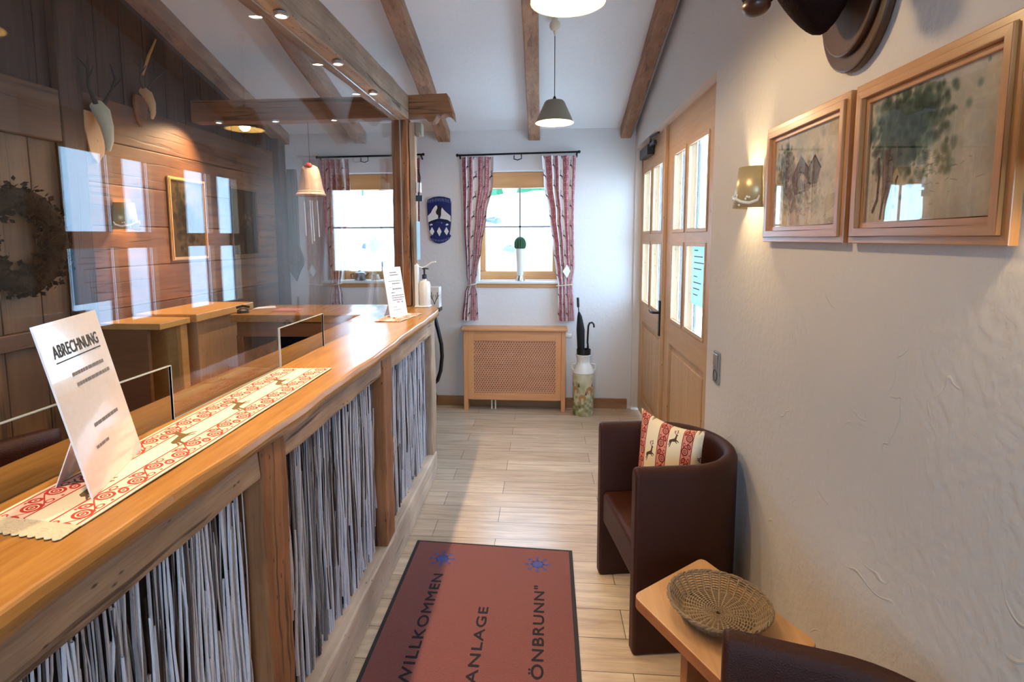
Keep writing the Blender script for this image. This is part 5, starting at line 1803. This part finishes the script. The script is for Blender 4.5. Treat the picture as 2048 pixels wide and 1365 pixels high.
m = MB(); m.box((-1.0, 4.40, 0), (-.93, 4.50, 1.005)); m.box((-1.0, 4.39, 1.005), (-.84, 4.51, 1.034)); tag(m.build('box_stand', 'darkg', bevel=.004), 'narrow dark stand carrying the white antler box', 'stand')

# wall socket
sk = thing('wall_socket', 'grey two-gang light switch and socket on the white wall', 'socket', (XR, 2.61, .92))
MB().box((XR - .001, 2.575, .915), (XR - .010, 2.655, 1.065)).build('frame', 'grey', parent=sk, bevel=.003)
MB().box((XR - .010, 2.585, .995), (XR - .014, 2.645, 1.055)).build('rocker_switch', 'silver', parent=sk, bevel=.002)
m = MB(); m.lathe([(.027, -.012), (.024, -.012), (.022, -.004), (0, -.004)], (XR, 2.615, .952), 20, axis='X'); m.build('socket_insert', 'darkg', parent=sk, smooth=True)

# ================================================================== TUB CHAIRS


def tub_chair(label, loc, rz):
    """front faces local -Y; width 2*hw, open front; built around the local origin at the front centre"""
    r = thing('tub_chair', label, 'armchair', loc, rz)
    hw, D, H, T = .285, .50, .742, .058
    # centreline of the shell in plan (U)
    pts = []
    ro = hw - T / 2
    ys = D - T / 2 - ro
    for t in np.linspace(0, ys, 6): pts.append((-ro, t, 0))
    for a in np.linspace(PI, 0, 25)[1:-1]: pts.append((ro * math.cos(a), ys + ro * math.sin(a), 0))
    for t in np.linspace(ys, 0, 6): pts.append((ro, t, 0))
    n = len(pts)
    m = MB()
    # section: rounded top
    sec = [(-T / 2, 0), (-T / 2, H - .03), (-T / 2 + .008, H - .010), (-T / 2 + .022, H), (T / 2 - .022, H), (T / 2 - .008, H - .010), (T / 2, H - .03), (T / 2, 0)]
    rings = []
    for i in range(n):
        p = Vector(pts[i]); t = Vector(pts[min(i + 1, n - 1)]) - Vector(pts[max(i - 1, 0)]); t.normalize()
        nr = Vector((-t.y, t.x, 0))
        q = []
        for (o_, h_) in sec:
            lean = 0.0
            # front edges sweep back slightly towards the floor
            yy = p.y
            q.append(Vector((p.x, yy, 0)) + nr * o_ + Vector((0, 0, h_)))
        # arm bottoms are raised behind the front foot
        rings.append(q)
    ns = len(sec)
    for q in rings: m.v += q
    for i in range(n - 1):
        for k in range(ns):
            k2 = (k + 1) % ns
            m.f.append([i * ns + k, i * ns + k2, (i + 1) * ns + k2, (i + 1) * ns + k]); m.m.append(0)
    m.f.append(list(range(ns))[::-1]); m.m.append(0)
    m.f.append([(n - 1) * ns + k for k in range(ns)]); m.m.append(0)
    m.build('shell', 'leather', parent=r, local=True, bevel=.012, bseg=3, smooth=True)
    # seat cushion
    inw = hw - T - .002
    m = MB()
    pl_ = [(-inw, .010)] + [(-inw, ys)] + [(inw * math.cos(a), ys + (inw) * math.sin(a)) for a in np.linspace(PI, 0, 15)[1:-1]] + [(inw, ys), (inw, .010)]
    m.prism(pl_, .27, .425, 'Z')
    m.build('seat', 'leather', parent=r, local=True, bevel=.022, bseg=4, smooth=True)
    return r


# chair 1: front line from near corner (.335,2.0) to far corner (.262,2.56)
A = Vector((.345, 1.995)); B = Vector((.262, 2.545))
mid = (A + B) / 2; d = (B - A).normalized()
ang = math.atan2(d.y, d.x)          # local +X axis runs from far to near; front (-Y) faces the counter
tub_chair('brown leather tub chair with the stag cushion beside the double door', (mid.x, mid.y, 0), ang + PI)
A2 = Vector((.405, 1.19)); d2 = Vector((-.27, -.96)).normalized()
mid2 = A2 + d2 * .285
tub_chair('brown leather tub chair nearest the viewer, cut off by the photo corner', (mid2.x, mid2.y, 0), math.atan2(d2.y, d2.x))

# stag cushion
TL, TR, BL = Vector((.447, 2.47, .832)), Vector((.672, 2.27, .80)), Vector((.405, 2.37, .44))
u_ = (TR - TL); v_ = (BL - TL)
ctr = TL + u_ / 2 + v_ / 2
nrm = u_.cross(v_).normalized()
if nrm.x > 0: nrm = -nrm
pw = thing('cushion', 'stag patterned cushion with red bands leaning in the far tub chair', 'cushion', ctr)
m = MB()


def pill(sg):
    def fn(u, v):
        a, b = u * 2 - 1, v * 2 - 1
        th = .062 * (max(0, (1 - a ** 2)) ** .42) * (max(0, (1 - b ** 2)) ** .42)
        # concave edges between pointed corners
        ea = 1 - .10 * (1 - b * b) * (abs(a) ** 3)
        eb = 1 - .13 * (1 - a * a) * (abs(b) ** 3)
        return ctr + u_ / 2 * a * ea + v_ / 2 * b * eb + nrm * sg * th
    return fn


m.grid(pill(1), 30, 30, 0, lambda u, v: (u * 1.42 - .06 + .04, (1 - v) * 1.1 + .1))
m.grid(pill(-1), 30, 30, 0, lambda u, v: (u * 1.42 - .02, (1 - v) * 1.1 + .1))
m.build('cover', 'fabric', parent=pw, smooth=True)

# ================================================================== SIDE TABLE + BASKET
tA, tB, tC = Vector((.292, 1.698)), Vector((.575, 1.93)), Vector((.786, 1.520))
tD = tA + (tC - tB)
st = thing('side_table', 'low light wood side table between the two tub chairs', 'table', (.54, 1.60, 0))


def rounded(P, r, n=5):
    out = []
    for i in range(len(P)):
        p, a, b = P[i], P[i - 1], P[(i + 1) % len(P)]
        da, db = (a - p).normalized(), (b - p).normalized()
        s0, s1 = p + da * r, p + db * r
        for k in range(n + 1):
            t = k / n
            q = s0 * (1 - t) ** 2 + p * 2 * t * (1 - t) + s1 * t * t
            out.append((q.x, q.y))
    return out


P = [tA, tB, tC, tD]
m = MB(); m.prism(rounded(P, .03), .412, .45, 'Z', mi=1, capmi=0); m.build('tabletop', ['tablewood', 'tableedge'], parent=st, bevel=.004)
ctt = (tA + tC) / 2
e1 = (tB - tA).normalized(); e2 = (tD - tA).normalized()
for k_ in (-1, 1):
    c_ = ctt + e2 * .10 * k_ + e1 * .02
    sq = [c_ + e1 * .075 * a + e2 * .016 * b for a, b in ((-1, -1), (1, -1), (1, 1), (-1, 1))]
    m = MB(); m.prism([(s_.x, s_.y) for s_ in sq], 0, .412, 'Z'); m.build('leg', 'tableedge', parent=st, bevel=.004)

bk = thing('wicker_basket', 'round shallow wicker basket lying on the side table', 'basket', (.53, 1.605, .45))
bcx, bcy, bz0 = .533, 1.605, .4515


def bprof(t):
    """t 0..1 from centre to rim -> (r, z)"""
    if t < .72:
        return (.145 * t, .010 + .004 * math.sin(t * 3))
    s_ = (t - .72) / .28
    return (.1044 + .040 * s_, .012 + .045 * s_)


m = MB(); nst = 30
for k in range(nst):                      # radial stakes
    a = 2 * PI * k / nst
    pts = []
    for t in np.linspace(.05, 1, 14):
        r_, z_ = bprof(t); pts.append((bcx + r_ * math.cos(a), bcy + r_ * math.sin(a), bz0 + z_ + .002))
    m.tube(pts, .0029, 5, 1, caps=False)
t = .06
idx = 0
while t < .99:                            # woven rounds
    r0_, z0_ = bprof(t)
    pts = []
    for q in range(nst * 4 + 1):
        a = 2 * PI * q / (nst * 4)
        wv = .0028 * math.sin(a * nst / 2 * 1.0 + (PI if idx % 2 else 0))
        pts.append((bcx + r0_ * math.cos(a), bcy + r0_ * math.sin(a), bz0 + z0_ + wv + .002))
    m.tube(pts, .0024, 5, 0, caps=False)
    t += .027 if t < .70 else .017; idx += 1
m.build('weave', ['wicker', 'wicker2'], parent=bk, smooth=True)
m = MB()
for ph0 in (0, PI, PI / 2):
    m.tube([(bcx + (.146 + .003 * math.cos(a * 20 + ph0)) * math.cos(a), bcy + (.146 + .003 * math.cos(a * 20 + ph0)) * math.sin(a), bz0 + .058 + .003 * math.sin(a * 20 + ph0)) for a in np.linspace(0, 2 * PI, 161)], .0034, 5, caps=False)
m.build('rim', 'wicker', parent=bk, smooth=True)

# ================================================================== DOORMAT
mt_ = thing('doormat', 'red welcome mat with black lettering and two blue suns on the floor', 'mat', (-.25, 2.2, 0))
mA, mB_ = Vector((-.661, 2.727)), Vector((.152, 2.687))
dd = Vector((-.01, -1)).normalized()
mC, mD = mB_ + dd * 1.25, mA + dd * 1.25


def matq(P, z0, z1, name, mat, parent):
    return MB().prism([(p.x, p.y) for p in P], z0, z1, 'Z').build(name, mat, parent=parent, bevel=.002)


matq([mA, mD, mC, mB_], .0, .007, 'rubber_edge', 'matedge', mt_)
cI = (mA + mC) / 2
ins = [cI + (p - cI) - Vector((math.copysign(.017, (p - cI).x), math.copysign(.017, (p - cI).y))) for p in (mA, mD, mC, mB_)]
matq(ins, .007, .010, 'pile', 'mat', mt_)
ey = -dd; ex = Vector((ey.y, -ey.x))


def mat_text(txt, x_base, y_start, y_end, cap):
    """text runs towards +Y with letter tops towards -X"""
    size = cap / .70
    cu = bpy.data.curves.new('t', 'FONT'); cu.body = txt; cu.size = size; cu.space_character = 1.12
    ob = bpy.data.objects.new('t', cu); COL.objects.link(ob)
    bpy.context.view_layer.update()
    W_ = ob.dimensions.x
    bpy.data.objects.remove(ob)
    sx = (y_end - y_start) / W_
    mtx = Matrix(((ey.x, -ex.x, 0, x_base), (ey.y, -ex.y, 0, y_start), (0, 0, 1, .0105), (0, 0, 0, 1)))
    text_mesh(txt, size, 'lettering', 'matink', mt_, mtx, bold=.0, multi=.0017, spacing=1.12, sx=sx)


mat_text('WILLKOMMEN', -.477, 1.765, 2.435, .044)
mat_text('ANLAGE', -.236, 1.80, 2.215, .040)
mat_text('ÖNBRUNN"', .004, 1.835, 2.375, .044)


def sun(x, y):
    m = MB()
    n = 40
    pts = [(x + .030 * math.cos(2 * PI * k / n), y + .030 * math.sin(2 * PI * k / n), .0108) for k in range(n)]
    m.add(pts, [tuple(range(n))])
    for k in range(8):
        a = 2 * PI * k / 8
        c_, s_ = math.cos(a), math.sin(a)
        m.add([(x + .026 * c_ - .006 * s_, y + .026 * s_ + .006 * c_, .0108), (x + .026 * c_ + .006 * s_, y + .026 * s_ - .006 * c_, .0108),
               (x + .052 * c_ + .003 * s_, y + .052 * s_ - .003 * c_, .0108), (x + .052 * c_ - .003 * s_, y + .052 * s_ + .003 * c_, .0108)], [(0, 1, 2, 3)])
        m.add([(x + .055 * c_ + .009 * math.cos(q), y + .055 * s_ + .009 * math.sin(q), .0109) for q in np.linspace(0, 2 * PI, 12)[:-1]], [tuple(range(11))])
    m.build('sun_emblem', 'matblue', parent=mt_)


sun(-.496, 2.562)
sun(-.023, 2.547)

# ================================================================== OUTSIDE
m = MB(); m.box((-14, YB + .32, -.25), (12, 7.0, -.10)); m.box((XR + .22, -8, -.25), (14, YB + .32, -.10)); m.box((-14, -14, -.25), (XL - .22, YB + .32, -.10)); m.box((XL - .22, -14, -.25), (XR + .22, YF - .22, -.10)); m.box((XR + .22, -14, -.25), (14, -8, -.10))
tag(m.build('garden_ground', 'gravel'), 'pale gravel yard outside the house', 'ground', kind='structure')
m = MB()
rr = random.Random(31)


def bank(u, v):
    x = -14 + 15.5 * u; y = 6.6 + 6.5 * v
    return (x, y, -.12 + 2.75 * min(1, v * 1.15) ** .9 + .10 * math.sin(x * 1.7 + y) + .06 * math.sin(x * 4.1 - y * 2.2))


m.grid(bank, 80, 24)
tag(m.build('gravel_bank', 'gravel', smooth=True, fixn=False), 'pale rocky bank rising behind the garden windows', 'bank', kind='structure')
for i in range(14):
    u = .60 + .38 * ((i * 5) % 14) / 14 + rr.uniform(-.006, .006); v = .15 + .6 * ((i * 3) % 14) / 14
    p = bank(u, v); s_ = rr.uniform(.07, .15)
    m = MB(); m.ball((p[0], p[1], p[2] + s_ * .2), s_, seg=9, ring=6, sc=(1.3, .8, .6))
    for j, q in enumerate(m.v): m.v[j] = q + Vector((rr.uniform(-.03, .03), rr.uniform(-.03, .03), rr.uniform(-.03, .03)))
    tag(m.build('rock', 'stone', smooth=True), 'grey stone lying on the pale bank outside the windows', 'rock', 'stones on the bank outside')
for i in range(6):
    x = -9.4 + i * 1.9; s_ = rr.uniform(.75, .88)
    m = MB(); m.ball((x, 13.6 + rr.uniform(-.4, .4), 2.48 + s_ * .35), s_, seg=18, ring=12, sc=(1, .8, rr.uniform(.9, 1.4)))
    for j, q in enumerate(m.v): m.v[j] = q + Vector((rr.uniform(-.14, .14), rr.uniform(-.14, .14), rr.uniform(-.14, .14)))
    tag(m.build('bush', 'hedge', smooth=False), 'bright green bush on top of the bank outside', 'bush', 'bushes on top of the bank')
